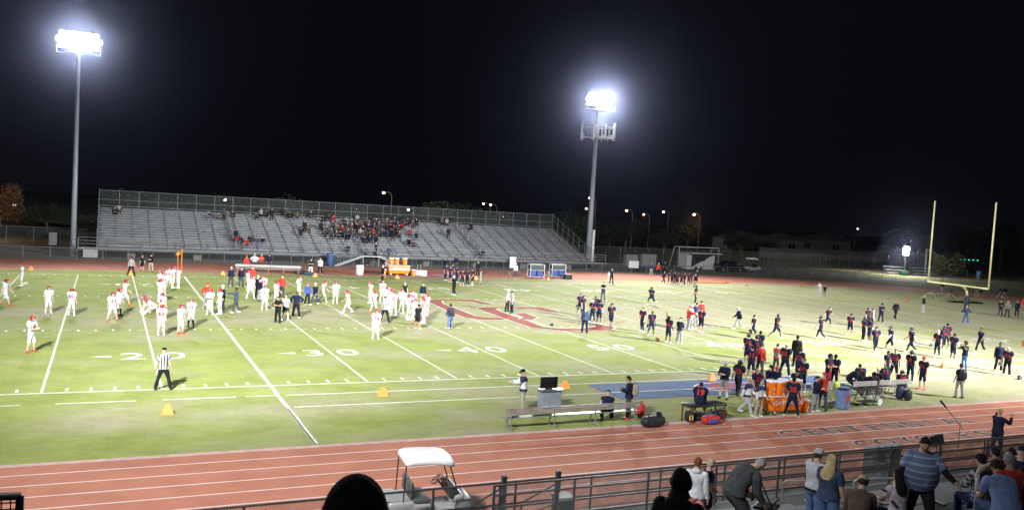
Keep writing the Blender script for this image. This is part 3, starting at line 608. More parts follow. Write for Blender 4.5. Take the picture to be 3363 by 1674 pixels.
# ---- garments cut from the canonical body and offset
CVn = CV
def cut(keep, off, subs=None):
    idx = {}; vs = []; fs = []; km = keep(CV)
    for f in CF:
        if all(km[i] for i in f):
            g = []
            for i in f:
                if i not in idx: idx[i] = len(vs); vs.append(i)
                g.append(idx[i])
            fs.append(tuple(g))
    ii = np.array(vs); o = off(CV[ii]) if callable(off) else off
    o = np.asarray(o); V = CV[ii]+CN[ii]*(o[:, None] if o.ndim else o); return V, fs, CW[ii]
isarm = np.isin(DOM, [BN.index(b+s) for b in ('uarm', 'farm', 'hand') for s in 'LR'])
armd = {}
for s, q in (('L', 1), ('R', -1)):
    sh = SEG['uarm'+s][3]; d = np.array([0, q*math.sin(R(40)), -math.cos(R(40))]); armd[s] = (CV-sh)@d
ALONG = np.where(CV[:, 1] > 0, armd['L'], armd['R'])
CVZ = CV[:, 2]
tors = (~isarm) & (CVZ > .9) & (CVZ < 1.50)
def k_top(sleeve, low=.93): 
    msk = ((~isarm) & (CVZ > low) & (CVZ < 1.505)) | (isarm & (ALONG < sleeve)); return lambda V: msk
def k_leg(lo, hi=1.04):
    msk = (~isarm) & (CVZ > lo) & (CVZ < hi); return lambda V: msk
def hem(base, V, z, amt=.02): return base+amt*np.clip((z+.12-V[:, 2])/.12, 0, 1)
def sm(x, a, b): t_ = np.clip((x-a)/(b-a), 0, 1); return t_*t_*(3-2*t_)
def pads(V):   # shoulder-pad bulge under a jersey
    r = np.hypot(V[:, 1], 0); return .02+.045*sm(V[:, 2], 1.3, 1.42)*sm(np.abs(V[:, 1]), .05, .14)*(1-sm(np.abs(V[:, 1]), .3, .36))+.012*sm(V[:, 2], 1.15, 1.3)
PIECES = {
 'jersey': lambda: cut(k_top(.2, .98), pads), 'tee': lambda: cut(k_top(.21, .9), lambda V: hem(.016, V, .9)), 'tee_big': lambda: cut(k_top(.24, .86), lambda V: .02+.075*sm(V[:, 2], .8, 1.1)*(1-sm(V[:, 2], 1.2, 1.42))*(np.abs(V[:, 1]) < .22)),
 'long_sleeve': lambda: cut(k_top(.535, .9), lambda V: hem(.02, V, .9)), 'undersleeve': lambda: cut(lambda V, m_=isarm & (ALONG > .12) & (ALONG < .54): m_, .007),
 'hoodie': lambda: cut(k_top(.54, .88), lambda V: hem(.026, V, .88, .012)-.008*sm(V[:, 2], 1.38, 1.45)),
 'vest': lambda: cut(k_top(.07, .9), .03),
 'trousers': lambda: cut(k_leg(.07), lambda V: .014+.018*(1-sm(V[:, 2], .1, .5))), 'shorts': lambda: cut(k_leg(.52), lambda V: .018+.025*(1-sm(V[:, 2], .5, .8))),
 'football_pants': lambda: cut(k_leg(.45), lambda V: .014+.014*np.exp(-((V[:, 2]-.52)/.06)**2)), 'socks': lambda: cut(k_leg(.07, .36), .006), 'leggings': lambda: cut(k_leg(.07, .6), .006),
 'shoes': lambda: cut(lambda V: CVZ < .1, lambda V: .012+.006*(V[:, 2] < .03)),
 'hair': lambda: cut(lambda V, m_=(CVZ > 1.6) & ((CV[:, 0] < .055-(1.72-CVZ)*.9) | (CVZ > 1.745)): m_, lambda V: .011+.004*np.sin(V[:, 1]*90+V[:, 2]*40)),
 'afro': lambda: cut(lambda V, m_=(CVZ > 1.6) & ((CV[:, 0] < .055-(1.72-CVZ)*.9) | (CVZ > 1.735)): m_, .045),
 'bob': lambda: cut(lambda V, m_=(CVZ > 1.51) & (CVZ < 1.85) & (~isarm) & ((CV[:, 0] < .02) | (CVZ > 1.745)): m_, lambda V: .026+.012*np.sin(V[:, 1]*60)*.4+.02*(1-sm(V[:, 2], 1.52, 1.62))),
 'beanie': lambda: cut(lambda V, m_=(CVZ > 1.69): m_, .022),
}
HB = np.zeros(len(BN)); HB[4] = 1
CB = np.zeros(len(BN)); CB[2] = 1
def rigid(mb, wv=None, fn=None):
    V = np.array(mb.v); Wt = np.tile(HB if wv is None else wv, (len(V), 1))
    if fn is not None: Wt = fn(V)
    return V, mb.f, Wt
def longhair():
    mb = MB(); n = 14
    def sec(z, r, cx, cy=1.): return [(cx+r*math.cos(6.2832*i/n)*.62, r*cy*math.sin(6.2832*i/n), z) for i in range(n)]
    S_ = [sec(1.8, .03, -.01), sec(1.788, .062, -.012, 1.), sec(1.75, .098, -.03, .9), sec(1.68, .112, -.045, .86), sec(1.6, .108, -.062, .9), sec(1.52, .1, -.08, 1.1), sec(1.44, .095, -.1, 1.3), sec(1.36, .085, -.118, 1.3), sec(1.3, .06, -.125, 1.2)]
    mb.add([p for s in S_ for p in s], [(j*n+i, j*n+(i+1) % n, (j+1)*n+(i+1) % n, (j+1)*n+i) for j in range(len(S_)-1) for i in range(n)]+[tuple(range(n)), tuple(range((len(S_)-1)*n, len(S_)*n))[::-1]])
    def fn(V):
        f = sm(V[:, 2], 1.38, 1.58)[:, None]; return HB*f+CB*(1-f)
    return rigid(mb, fn=fn)
def cap_():
    mb = MB(); n = 16; prof = [(.001, 1.802), (.05, 1.798), (.085, 1.775), (.1, 1.735), (.101, 1.70)]
    vs = [(r*math.cos(6.2832*i/n)*1.12, r*math.sin(6.2832*i/n)*.95, z) for r, z in prof for i in range(n)]
    mb.add(vs, [(j*n+i, (j+1)*n+i, (j+1)*n+(i+1) % n, j*n+(i+1) % n) for j in range(len(prof)-1) for i in range(n)])
    a = [R(-62+124*i/8) for i in range(9)]
    mb.add([(.1*math.cos(t_)*1.1, .095*math.sin(t_), 1.712) for t_ in a]+[(.1+.09*math.cos(t_), .085*math.sin(t_), 1.70) for t_ in a]+[(.1*math.cos(t_)*1.1, .095*math.sin(t_), 1.702) for t_ in a]+[(.1+.088*math.cos(t_), .084*math.sin(t_), 1.692) for t_ in a],
           [(i, i+1, 10+i, 9+i) for i in range(8)]+[(18+i, 27+i, 28+i, 19+i) for i in range(8)]+[(9+i, 10+i, 28+i, 27+i) for i in range(8)])
    return rigid(mb)
def helmet_(face=False):
    mb = MB(); n, m_ = 20, 14
    if not face:
        vs = []; keep = []
        for j in range(m_+1):
            th = math.pi*j/m_*.78
            for i in range(n):
                p = 6.28318*i/n; vs.append((-.005+.142*math.sin(th)*math.cos(p)*1.06, .122*math.sin(th)*math.sin(p), 1.685+.13*math.cos(th)))
        for j in range(m_):
            for i in range(n):
                q = [vs[j*n+i], vs[j*n+(i+1) % n], vs[(j+1)*n+(i+1) % n], vs[(j+1)*n+i]]; c = np.mean(q, 0)
                if c[0] > .035 and c[2] < 1.725 and abs(c[1]) < .095: continue
                mb.add(q, [(0, 3, 2, 1)], 0)
        for s in (1, -1): mb.ell((.05, s*.108, 1.61), (.05, .015, .05), 8, 6)
        for j in range(-2, 9):    # centre stripe
            th = j*.19; r0 = .149
            x0, z0, x1, z1 = .005+r0*math.sin(th-.0)*1., 1.685+.136*math.cos(th), .005+r0*math.sin(th-.19), 1.685+.136*math.cos(th-.19)
            mb.add([(-x0, -.014, z0), (-x0, .014, z0), (-x1, .014, z1), (-x1, -.014, z1)], [(0, 1, 2, 3)], 1)
        return rigid(mb)+(mb.m,)
    for z, r in ((1.66, .17), (1.625, .175), (1.59, .165)):
        mb.path([(.04+r*math.cos(a)*.75, .112*math.sin(a)/.95, z) for a in np.linspace(-1.45, 1.45, 7)], .0045, 4)
    for yy in (-.03, .03): mb.path([(.14, yy, 1.725), (.165, yy, 1.66), (.168, yy, 1.625), (.16, yy, 1.59)], .0045, 4)
    return rigid(mb)
def ponytail():
    mb = MB(); mb.path([(-.09, 0, 1.73), (-.14, 0, 1.7), (-.15, 0, 1.6), (-.14, 0, 1.48)], .028, 8); return rigid(mb)
def hood_():
    mb = MB(); mb.ell((-.085, 0, 1.49), (.06, .11, .07), 12, 8); return rigid(mb, CB)
def number_(txt, side):
    V, fs, Wt = piece('jersey')[:3]; bv = BVHTree.FromPolygons([Vector(v) for v in V], fs)
    bm = bmesh.new(); mbt = text_mb(txt, .225, 0, .012, 1., 0, 0)
    for v in mbt.v: bm.verts.new((0, v[0]*(1 if side > 0 else -1), 1.27+v[1]) if True else v)
    bm.verts.ensure_lookup_table()
    for f in mbt.f:
        try: bm.faces.new([bm.verts[i] for i in f])
        except ValueError: pass
    bmesh.ops.triangulate(bm, faces=bm.faces[:])
    for _ in range(3):
        es = [e_ for e_ in bm.edges if e_.calc_length() > .045]
        if es: bmesh.ops.subdivide_edges(bm, edges=es, cuts=1)
        bmesh.ops.triangulate(bm, faces=[f for f in bm.faces if len(f.verts) > 3])
    vs = []; bm.verts.index_update()
    for v in bm.verts:
        h = bv.ray_cast(Vector((side*1., v.co.y, v.co.z)), Vector((-side, 0, 0)))[0]
        vs.append(((h.x if h else side*.14)+side*.008, v.co.y, v.co.z))
    fs = [tuple(v.index for v in f.verts) for f in bm.faces]; bm.free(); vs = np.array(vs); return vs, fs, weights(vs)
_pc = {}
def piece(k):
    if k[:-1] in ('shoes', 'socks', 'leggings', 'undersleeve') and k not in _pc:
        V, fs, Wt = piece(k[:-1]); q = 1 if k[-1] == 'L' else -1; use = V[:, 1]*q > 0; mp = -np.ones(len(V), int); mp[use] = np.arange(use.sum())
        _pc[k] = (V[use], [tuple(mp[i] for i in f) for f in fs if all(use[i] for i in f)], Wt[use])
    if k not in _pc:
        if k == 'person': _pc[k] = (CV, CF, CW)
        elif k == 'long_hair': _pc[k] = longhair()
        elif k == 'cap': _pc[k] = cap_()
        elif k == 'helmet': _pc[k] = helmet_()
        elif k == 'facemask': _pc[k] = helmet_(True)
        elif k == 'ponytail': _pc[k] = ponytail()
        elif k == 'hood': _pc[k] = hood_()
        elif k.startswith('number'): _, tx, sd = k.split('/'); _pc[k] = number_(tx, int(sd))
        else: _pc[k] = PIECES[k]()
    return _pc[k]
_pm = {}
def posed(pose, k, bulk=1.):
    bulk = round(bulk*20)/20; key = (pose, k, bulk)
    if key not in _pm:
        p = piece(k); V = skin(pose, p[0], p[2], bulk); V[:, 2] -= drop(pose)
        me = bpy.data.meshes.new(k.split('/')[0]); me.from_pydata(V.tolist(), [], p[1])
        for _ in range(2 if k == 'helmet' else 1): me.materials.append(None)
        if k == 'helmet': me.polygons.foreach_set('material_index', p[3])
        me.polygons.foreach_set('use_smooth', [True]*len(p[1]))
        a = me.attributes.new('rest', 'FLOAT_VECTOR', 'POINT'); a.data.foreach_set('vector', p[0].ravel().astype(np.float32)); me.update(); _pm[key] = me
    return _pm[key]
SK = {0: mat('skin_fair', (.55, .33, .24), .6, 0, .08, 20.), 1: mat('skin_tan', (.36, .2, .13), .6, 0, .08, 20.), 2: mat('skin_deep', (.12, .06, .035), .55, 0, .08, 20.)}
M['knit'] = mat('knit_black', (.02, .02, .024), .95, 0, .3, 60., bump=1., spec=.1); stripes('referee_stripes', (.5, .5, .5), (.008, .008, .008), 'Y', 10.); stripes('plaid_cloth', (.02, .022, .025), (.3, .33, .34), 'YZ', 13., .72); stripes('blue_stripes', (.1, .14, .24), (.24, .3, .4), 'Z', 9., .72); stripes('red_pattern', (.5, .04, .04), (.7, .5, .5), 'Z', 22., .6)
def twotone(name, ca, cb, z):
    stripes(name, ca, cb, 'Z', 1.); nt = M[name].node_tree
    for n_ in nt.nodes:
        if n_.type == 'MATH' and n_.operation == 'GREATER_THAN': n_.inputs[1].default_value = z-1
twotone('navy_over_white', (.6, .6, .6), (.015, .019, .055), 1.3); twotone('red_over_grey', (.14, .14, .15), (.45, .04, .03), 1.28)
def put(o, me, m, parent=None):
    pass
def add_piece(pose, k, m, parent, name=None, m2=None, bulk=1.):
    o = bpy.data.objects.new(name or k.split('/')[0], posed(pose, k, bulk)); COL.objects.link(o)
    if parent: o.parent = parent
    for i, mm in enumerate((m, m2)[:len(o.material_slots)]): o.material_slots[i].link = 'OBJECT'; o.material_slots[i].material = mm
    return o
PAIRS = dict(shoes='shoe', socks='sock', leggings='legging', undersleeve='sleeve')
def person(loc, ang, pose, spec, label, h=1.8, bulk=1., group=None, skin_=0, small=False):
    """spec: 'garment:colour ...' """
    b = add_piece(pose, 'person', SK[skin_], None, 'person', bulk=bulk); b.location = loc; b.rotation_euler.z = ang; sc = h/1.79; b.scale = (sc, sc, sc)
    tag(b, label, 'person', group)
    for it in spec.split():
        k, c = it.split(':') if ':' in it else (it, None)
        if k == 'helmet':
            hm = add_piece(pose, 'helmet', pm(c, 'gloss'), b, m2=pm('red' if c == 'navy' else 'white', 'gloss')); add_piece(pose, 'facemask', pm('white' if c != 'navy' else 'lgrey', 'gloss'), hm)
        elif k.startswith('num'):
            add_piece(pose, 'number/%s/%d' % (k[4:], 1 if k[3] == 'f' else -1), pm(c), b, 'jersey_number', bulk=bulk)
        elif k in PAIRS:
            if small: continue
            for s_ in 'LR': add_piece(pose, k+s_, M[c] if c in M else pm(c, 'gloss' if k == 'shoes' else 'cloth'), b, PAIRS[k], bulk=bulk)
        else: add_piece(pose, k, M[c] if c in M else pm(c), b, bulk=bulk)
    return b
def face(loc, h): # heading relative to the camera: 0 towards it, -90 image left, 90 image right, 180 away
    return math.atan2(CC[1]-loc[1], CC[0]-loc[0])+R(h)
VIS = 'jersey:white football_pants:white socks:white shoes:white helmet:crimson'
VIR = 'jersey:white football_pants:white shoes:red helmet:crimson'
HOM = 'jersey:navy football_pants:navy leggings:black shoes:white helmet:navy'
HOS = 'jersey:navy football_pants:navy shoes:white helmet:navy'
HNO = 'jersey:navy football_pants:navy shoes:white hair:hblack'
REF = 'tee:referee_stripes trousers:black shoes:black cap:black'
def C_(top, col, bot='trousers', bc='black', head='cap', hc='navy', sh='white'): return f'{top}:{col} {bot}:{bc} {head}:{hc} shoes:{sh}'
PP = []   # tile, x, y(feet), pose, heading, spec, who, what/where, h, bulk, skin
def p(t_, x, y, pose, hd, spec, lab, h=1.8, bulk=1., sk=0): PP.append((t_, x, y, pose, hd, spec, lab, h, bulk, sk))
VISN = [0]
V1 = 'player in white, '
# visiting team, left half
p('I', 182, 998, 'stand', -90, VIS, V1+'standing near the far sideline, highest of the players at the left edge', 1.8)
p('I', 45, 1160, 'walk', 70, VIR, V1+'at the left edge of the picture with red shoes, walking', 1.85)
p('I', 408, 1232, 'stand', 20, VIS, V1+'between the left edge and the fifteen line, facing the camera')
p('I', 600, 1248, 'stand_easy', 160, VIS, V1+'standing on the fifteen line')
p('A', 945, 138, 'stand_wide', 20, VIR, V1+'broad, in front of a tight cluster left of the twenty line', 1.85, 1.12)
p('I', 1003, 1245, 'stand', 60, 'jersey:white football_pants:white leggings:black shoes:black helmet:crimson', V1+'with black leggings, behind the broad player left of the twenty line')
p('I', 1050, 1155, 'walk', 90, VIR, V1+'with red shoes, stepping right just left of the twenty line', 1.88)
p('I', 1372, 1075, 'stand', 30, VIS, V1+'front of the far huddle between the 20 and 25 lines')
p('I', 1345, 1055, 'stand_easy', -40, 'jersey:white trousers:black shoes:black helmet:crimson', V1+'with dark trousers, left in the far huddle by the 25 line')
p('I', 1420, 1018, 'hands_hips', 0, VIS, V1+'second row of the far huddle left of the 25 line')
p('I', 1455, 1015, 'stand', 100, VIS, V1+'tallest in the far huddle left of the 25 line', 1.9)
p('I', 1498, 1016, 'stand', -60, VIS, V1+'right end of the far huddle beside the 25 line')
p('I', 1262, 1218, 'crouch', -90, VIS, V1+'crouching, one hand on the turf, on the twenty line', 1.8)
p('I', 1300, 1235, 'bent', -80, VIS, V1+'bent forward behind the crouching player on the twenty line')
p('I', 1345, 1140, 'stand', 140, VIS, V1+'leaning in the line of players just right of the twenty line')
p('A', 1355, 262, 'stand', 170, VIS+' ', V1+'seen from behind below the lineup, right of the twenty line', 1.85)
p('A', 1360, 130, 'stand_easy', 150, VIS, V1+'second from the front in the column right of the twenty line')
p('A', 1520, 246, 'stand', 40, VIR, V1+'with red shoes, left of a pair between the 20 and 25 lines', 1.75, .95)
p('A', 1606, 190, 'stand_easy', -20, 'jersey:white football_pants:white leggings:black shoes:black helmet:crimson', V1+'right of a pair midway between the 20 and 25 lines')
p('A', 262, 402, 'hands_front', 50, VIR, V1+'red belt and shoes, nearest the camera at far left', 1.85)
p('I', 1765, 1240, 'hands_front', -10, VIS, V1+'holding a ball, in front of a red jacket on the 25 line')
p('I', 1848, 1236, 'stand', -110, VIS, V1+'facing left just right of the 25 line beside a navy coach')
p('I', 2108, 1105, 'stand_wide', 10, VIS, V1+'broad, among coaches left of the 30 line', 1.85, 1.1)
p('I', 2085, 1040, 'stand', 90, VIS, V1+'at the back left of the coaches group near the 30 line')
p('I', 2225, 1200, 'stand', 20, VIS, V1+'on the 30 line with a red number, nearest of the coaches group', 1.85)
p('I', 2218, 1090, 'stand', -30, VIS, V1+'behind the right side of the coaches group near the 30 line')
p('J', 270, 1148, 'stand_easy', 60, VIS, V1+'behind the man in black, just right of the 30 line')
p('J', 462, 1090, 'hands_hips', 60, VIS, V1+'behind the man in the navy sweater between the 30 and 35 lines')
p('J', 672, 1130, 'walk', 70, VIS, V1+'with a white towel, just right of the 35 line')
p('J', 770, 1145, 'stand', 10, VIS, V1+'facing the camera alone beyond the far hash between the 35 and 40')
p('B', 872, 74, 'stride', -80, VIS, V1+'striding left alone on open grass near the 35 line')
p('J', 1062, 1142, 'stand', -60, VIS, V1+'left end of the midfield crowd beyond the 40 line')
p('J', 1098, 1222, 'walk', -60, VIR, V1+'with red shoes stepping left in front of the midfield crowd', 1.75)
p('J', 1165, 1130, 'stand', 20, VIS, V1+'behind the striped official at the 40 line')
p('J', 1205, 1190, 'stand', 60, VIS, V1+'just right of the striped official, rear of the three')
p('J', 1232, 1215, 'stand_easy', 100, VIS, V1+'just right of the striped official, middle of the three')
p('J', 1262, 1240, 'hands_front', -20, VIS, V1+'just right of the striped official, front of the three')
p('B', 1110, 290, 'stand', 10, VIS, V1+'nearest the camera in midfield, on the 40 line below the official', 1.85)
p('J', 1325, 1222, 'stand', 30, VIS, V1+'standing apart between the official and the right huddle', 1.85)
p('B', 1388, 128, 'stand', 60, VIS, V1+'left end of the right huddle of visiting players', 1.85)
p('B', 1412, 120, 'stand_easy', -30, VIS, V1+'second from left in the right huddle of visiting players')
p('B', 1436, 165, 'stand', 20, VIR, V1+'front of the right huddle with red shoes, beside a person in black')
p('B', 1500, 140, 'stand', -80, 'jersey:white football_pants:white leggings:black shoes:white helmet:crimson', V1+'with dark leggings, right of the person in black shorts')
p('B', 1512, 155, 'hands_front', -60, VIS, V1+'front right of the right huddle with white shoes')
p('B', 1540, 108, 'stand', -60, 'jersey:white football_pants:white socks:white shoes:red helmet:crimson', V1+'right end of the right huddle with a red towel at the waist')
p('J', 1420, 1225, 'stand', 0, VIS, V1+'hidden in the back of the right huddle of visiting players')
# officials
p('A', 1372, 718, 'stand_wide', 175, REF, 'striped official standing alone on the near sideline at the twenty line', 1.85, 1.05)
p('I', 1103, 910, 'stand_wide', 10, 'tee:referee_stripes trousers:black shoes:black cap:black', 'official in stripes with legs apart on the far sideline at the twenty', 1.82)
p('B', 1186, 152, 'stand_wide', 170, REF, 'official in stripes and black trousers in the midfield crowd of white players', 1.86, 1.05)
p('J', 2218, 1212, 'stand', 60, 'tee:referee_stripes trousers:black shoes:black cap:white', 'official in stripes with a white cap, left of two at the midfield emblem', 1.85)
p('J', 2255, 1228, 'stand', -60, REF, 'official in stripes with a black cap, right of two at the midfield emblem', 1.8)
# people on the far sideline, left
p('I', 1196, 878, 'stand', 0, C_('tee', 'black', 'shorts', 'black', 'hair', 'hblack', 'black'), 'boy in black tee and shorts on the far track', 1.65)
p('I', 1268, 878, 'hands_front', -20, C_('hoodie', 'black', 'trousers', 'khaki', 'cap', 'black', 'black'), 'man in black hoodie and tan trousers on the far track edge', 1.85, 1.1)
p('I', 1942, 1006, 'stand', 10, C_('long_sleeve', 'navy', 'trousers', 'dgrey', 'cap', 'lgrey', 'black'), 'coach in navy pullover and pale cap, left of two by the far sideline marker', 1.82, 1.05)
p('I', 2028, 1006, 'stand', 170, C_('long_sleeve', 'navy', 'trousers', 'dgrey', 'cap', 'navy', 'black'), 'coach in navy pullover and navy cap, right of two by the far sideline marker', 1.8, 1.08)
p('I', 2072, 880, 'stand', 10, C_('hoodie', 'red', 'trousers', 'dgrey', 'cap', 'red', 'black'), 'person in red jacket standing at the left end of the white far bench', 1.78)
p('I', 2140, 862, 'hands_hips', 0, C_('hoodie', 'white', 'trousers', 'dgrey', 'cap', 'lgrey', 'black'), 'person in white jacket behind the white far bench', 1.8, 1.1)
p('I', 2198, 862, 'arms_crossed', 0, C_('hoodie', 'red', 'trousers', 'dgrey', 'hair', 'hgrey', 'black'), 'person in red jacket behind the middle of the white far bench', 1.78, 1.05)
p('I', 2262, 862, 'stand', 0, C_('long_sleeve', 'navy', 'trousers', 'dgrey', 'cap', 'navy', 'black'), 'person in navy behind the white far bench, right of the red jackets', 1.8)
p('I', 2122, 1000, 'stand', 150, C_('hoodie', 'red', 'trousers', 'tan', 'cap', 'red', 'white'), 'person in red top and red cap in the coaches group near the 30 line', 1.85)
p('I', 2165, 1100, 'stand', 140, C_('long_sleeve', 'navy', 'trousers', 'black', 'beanie', 'lgrey', 'black'), 'coach in navy with a pale hat in the coaches group near the 30 line', 1.85)
p('I', 2183, 1122, 'hands_hips', 120, C_('long_sleeve', 'navy', 'trousers', 'grey', 'cap', 'navy', 'black'), 'coach in navy and grey trousers at the front of the coaches group', 1.8)
p('I', 2372, 1092, 'stand', 150, C_('hoodie', 'red', 'trousers', 'dgrey', 'cap', 'navy', 'black'), 'large man in a bright red jacket near the 30 line', 1.88, 1.2)
p('I', 1740, 1185, 'hands_hips', 0, C_('hoodie', 'red', 'trousers', 'grey', 'cap', 'red', 'white'), 'person in red jacket and red cap behind a white player on the 25 line', 1.88)
p('I', 1872, 1205, 'stand', -60, C_('long_sleeve', 'navy', 'trousers', 'dgrey', 'beanie', 'white', 'black'), 'coach in navy with a white cap behind a player right of the 25 line', 1.85)
p('I', 1985, 1222, 'point', -90, C_('hoodie', 'bluegrey', 'trousers', 'dgrey', 'hair', 'hblack', 'white'), 'man in dark jacket and grey trousers walking left with one arm held out', 1.82, 1., 2)
p('B', 285, 152, 'hands_front', -30, C_('tee', 'black', 'trousers', 'black', 'hair', 'hblack', 'black'), 'heavy man all in black beside the 30 line', 1.8, 1.15, 1)
p('B', 350, 132, 'arms_crossed', -20, C_('tee', 'lgrey', 'shorts', 'navy', 'hair', 'hbrown', 'white'), 'man in pale tee and navy shorts on the 30 line', 1.8, 1.1)
p('B', 440, 112, 'hands_hips', -15, C_('hoodie', 'navy', 'trousers', 'black', 'hair', 'hblack', 'white'), 'large man in navy sweater with hands on hips, right of the 30 line', 1.92, 1.15, 2)
p('J', 535, 1158, 'stand', 30, C_('hoodie', 'royal', 'trousers', 'black', 'cap', 'red', 'white'), 'person in blue jacket and red cap near the 35 line', 1.8)
p('J', 600, 1155, 'walk', -30, C_('long_sleeve', 'navy', 'trousers', 'bluegrey', 'cap', 'lgrey', 'white'), 'person in navy jacket and blue trousers on the 35 line', 1.8)
p('J', 562, 905, 'hands_front', 0, C_('tee', 'black', 'trousers', 'white', 'hair', 'hblack', 'white'), 'person in black top and white trousers by the far track, left of a blue bin', 1.8)
p('J', 642, 900, 'arms_crossed', 0, C_('tee_big', 'white', 'trousers', 'black', 'hair', 'hbrown', 'white'), 'person in white shirt and black trousers by the far track, left of the blue bin', 1.82, 1.1)
p('J', 1168, 972, 'stand', -60, C_('hoodie', 'black', 'trousers', 'black', 'hair', 'hgrey', 'black'), 'coach in black standing left of the orange drinks cart on the far side', 1.85)
p('J', 1198, 900, 'hands_front', 60, C_('long_sleeve', 'white', 'trousers', 'black', 'hair', 'hbrown', 'black'), 'person in white top behind the left end of the far orange drinks cart', 1.78, 1.1)
p('J', 1350, 1150, 'stand', 20, C_('vest', 'black', 'trousers', 'white', 'hair', 'hgrey', 'white'), 'person in black vest and white trousers behind the midfield crowd', 1.85, 1.05)
p('J', 1505, 1150, 'stand', 0, C_('long_sleeve', 'navy', 'trousers', 'tan', 'hair', 'hblack', 'white'), 'person in navy behind the right huddle', 1.8)
p('B', 1462, 208, 'stand_easy', 160, C_('tee', 'black', 'shorts', 'black', 'hair', 'hblack', 'white'), 'youth in black tee and shorts at the front of the right huddle', 1.75, 1., 1)
p('B', 1735, 205, 'walk', 190, C_('long_sleeve', 'bluegrey', 'trousers', 'jeans', 'hair', 'hblack', 'white'), 'man in blue top and jeans with a camera bag, alone left of the red emblem', 1.82)
p('J', 1768, 1072, 'hands_front', -50, C_('hoodie', 'black', 'trousers', 'black', 'cap', 'lgrey', 'white'), 'coach all in black above the left half of the red emblem', 1.85)
# home team near far sideline
for i, (x, y, pose, hd, sp_, w_) in enumerate(((1697, 950, 'stand', 60, HOM, 'left end'), (1740, 965, 'stand_easy', -30, HOS, 'rear left'), (1755, 940, 'stand', 20, HOS, 'tallest at rear'), (1790, 965, 'hands_hips', 120, HOM, 'white shoed rear'), (1838, 1002, 'stand', 10, HOS, 'front left'), (1882, 995, 'stand', 150, HOM, 'front middle'), (1925, 992, 'stand_easy', -60, HOS, 'front right'))):
    p('J', x, y, pose, hd, sp_, 'helmeted player in navy, %s of the small group by the far sideline' % w_, 1.75)
p('J', 1970, 912, 'stand', 0, C_('hoodie', 'black', 'trousers', 'black', 'hair', 'hblack', 'black'), 'person in black behind the navy players by the far sideline', 1.8)
p('J', 1992, 985, 'stand', 90, C_('hoodie', 'grey', 'leggings', 'grey', 'hair', 'hbrown', 'black'), 'child in grey hoodie right of the navy players by the far sideline', 1.5)
p('J', 1785, 860, 'stand', 180, C_('long_sleeve', 'navy', 'trousers', 'dgrey', 'hair', 'hblack', 'black'), 'person in navy by the low fence behind the far navy players', 1.8, 1.1)
p('J', 2287, 932, 'stand', 20, C_('tee', 'white', 'trousers', 'dgrey', 'cap', 'white', 'white'), 'man in white shirt at the left of the blue water carts', 1.82, 1.05)
p('K', 1045, 978, 'stand', 10, 'tee:navy trousers:black shoes:red hair:hblack', 'tall player in navy with red shoes at the far sideline beside a child', 1.85)
p('K', 1018, 962, 'stand', 60, 'tee_big:white leggings:white shoes:white hair:hbrown', 'child in white beside the tall player in red shoes', 1.3)
p('K', 972, 1118, 'hands_front', -20, C_('tee', 'navy', 'trousers', 'dgrey', 'hair', 'hblack', 'black'), 'coach in navy tee and grey trousers alone beyond the home huddle', 1.85)
p('K', 1382, 1152, 'run', -30, HOS, 'heavy player in navy running beyond the right forty yard line', 1.9, 1.15, 2)
for i, (x, y, pose, hd) in enumerate(((1485, 975, 'walk', 60), (1525, 985, 'stand', 90), (1555, 992, 'stand', 30), (1580, 985, 'stand_easy', -30), (1605, 990, 'stand', 90), (1632, 995, 'hands_hips', 40), (1660, 990, 'stand', -90), (1695, 995, 'stand', 10), (1718, 985, 'stand', 90), (1765, 962, 'stand_easy', -90), (1595, 1000, 'stand', 160), (1645, 975, 'stand', 0))):
    od = ['leftmost', 'second from left', 'third from left', 'fourth from left', 'sixth from left', 'seventh from left', 'ninth from left', 'tenth from left', 'eleventh from left', 'rightmost', 'fifth from left', 'eighth from left'][i]
    p('K', x, y, pose, hd, HNO if i % 3 else 'hoodie:navy trousers:black shoes:white hair:hbrown', '%s of the row of young players in navy by the far right sideline' % od, 1.62, .95, i % 3)
p('K', 1748, 1018, 'stand_wide', -60, C_('long_sleeve', 'navy', 'trousers', 'grey', 'cap', 'navy', 'white'), 'coach in navy and grey trousers at the right end of the young players', 1.85)
p('K', 1380, 905, 'stand', 0, C_('hoodie', 'bluegrey', 'trousers', 'lgrey', 'hair', 'hbrown', 'white'), 'person in blue hoodie left of the red one on the far track', 1.75)
p('K', 1438, 908, 'stand', 20, C_('hoodie', 'red', 'trousers', 'black', 'cap', 'lgrey', 'black'), 'person in red on the far track behind the young players', 1.78)
p('K', 1492, 895, 'hands_hips', 0, C_('hoodie', 'black', 'trousers', 'black', 'hair', 'hblack', 'black'), 'person in black on the far track, right of the red one', 1.78)
# home huddle right of the emblem
H1 = 'navy uniformed player, '
p('K', 778, 1242, 'helmet_side', 20, HNO+' numf7:red', H1+'bareheaded, left end of the huddle right of the emblem, holding a helmet', 1.85, 1., 1)
p('K', 802, 1268, 'stand', 60, HOS, H1+'helmeted, behind the older coach beside the emblem', 1.85)
p('C', 817, 238, 'stand', 178, C_('long_sleeve', 'bluegrey', 'trousers', 'navy', 'hair', 'hgrey', 'black'), 'older man in dark blue jacket and trousers, back to camera on the emblem tip', 1.85, 1.15)
p('C', 882, 150, 'hands_front', -20, 'jersey:navy football_pants:navy leggings:black shoes:white beanie:white numf5:red', H1+'with a white headband, middle of the huddle by the emblem tip', 1.8, 1., 1)
p('C', 905, 110, 'stand', 0, HNO, H1+'at the back of the huddle by the emblem tip', 1.8, 1., 2)
p('C', 938, 162, 'stand', 160, 'jersey:navy football_pants:navy shoes:white afro:hblack undersleeve:white', H1+'with white sleeves, right of the huddle by the emblem tip', 1.85, 1., 2)
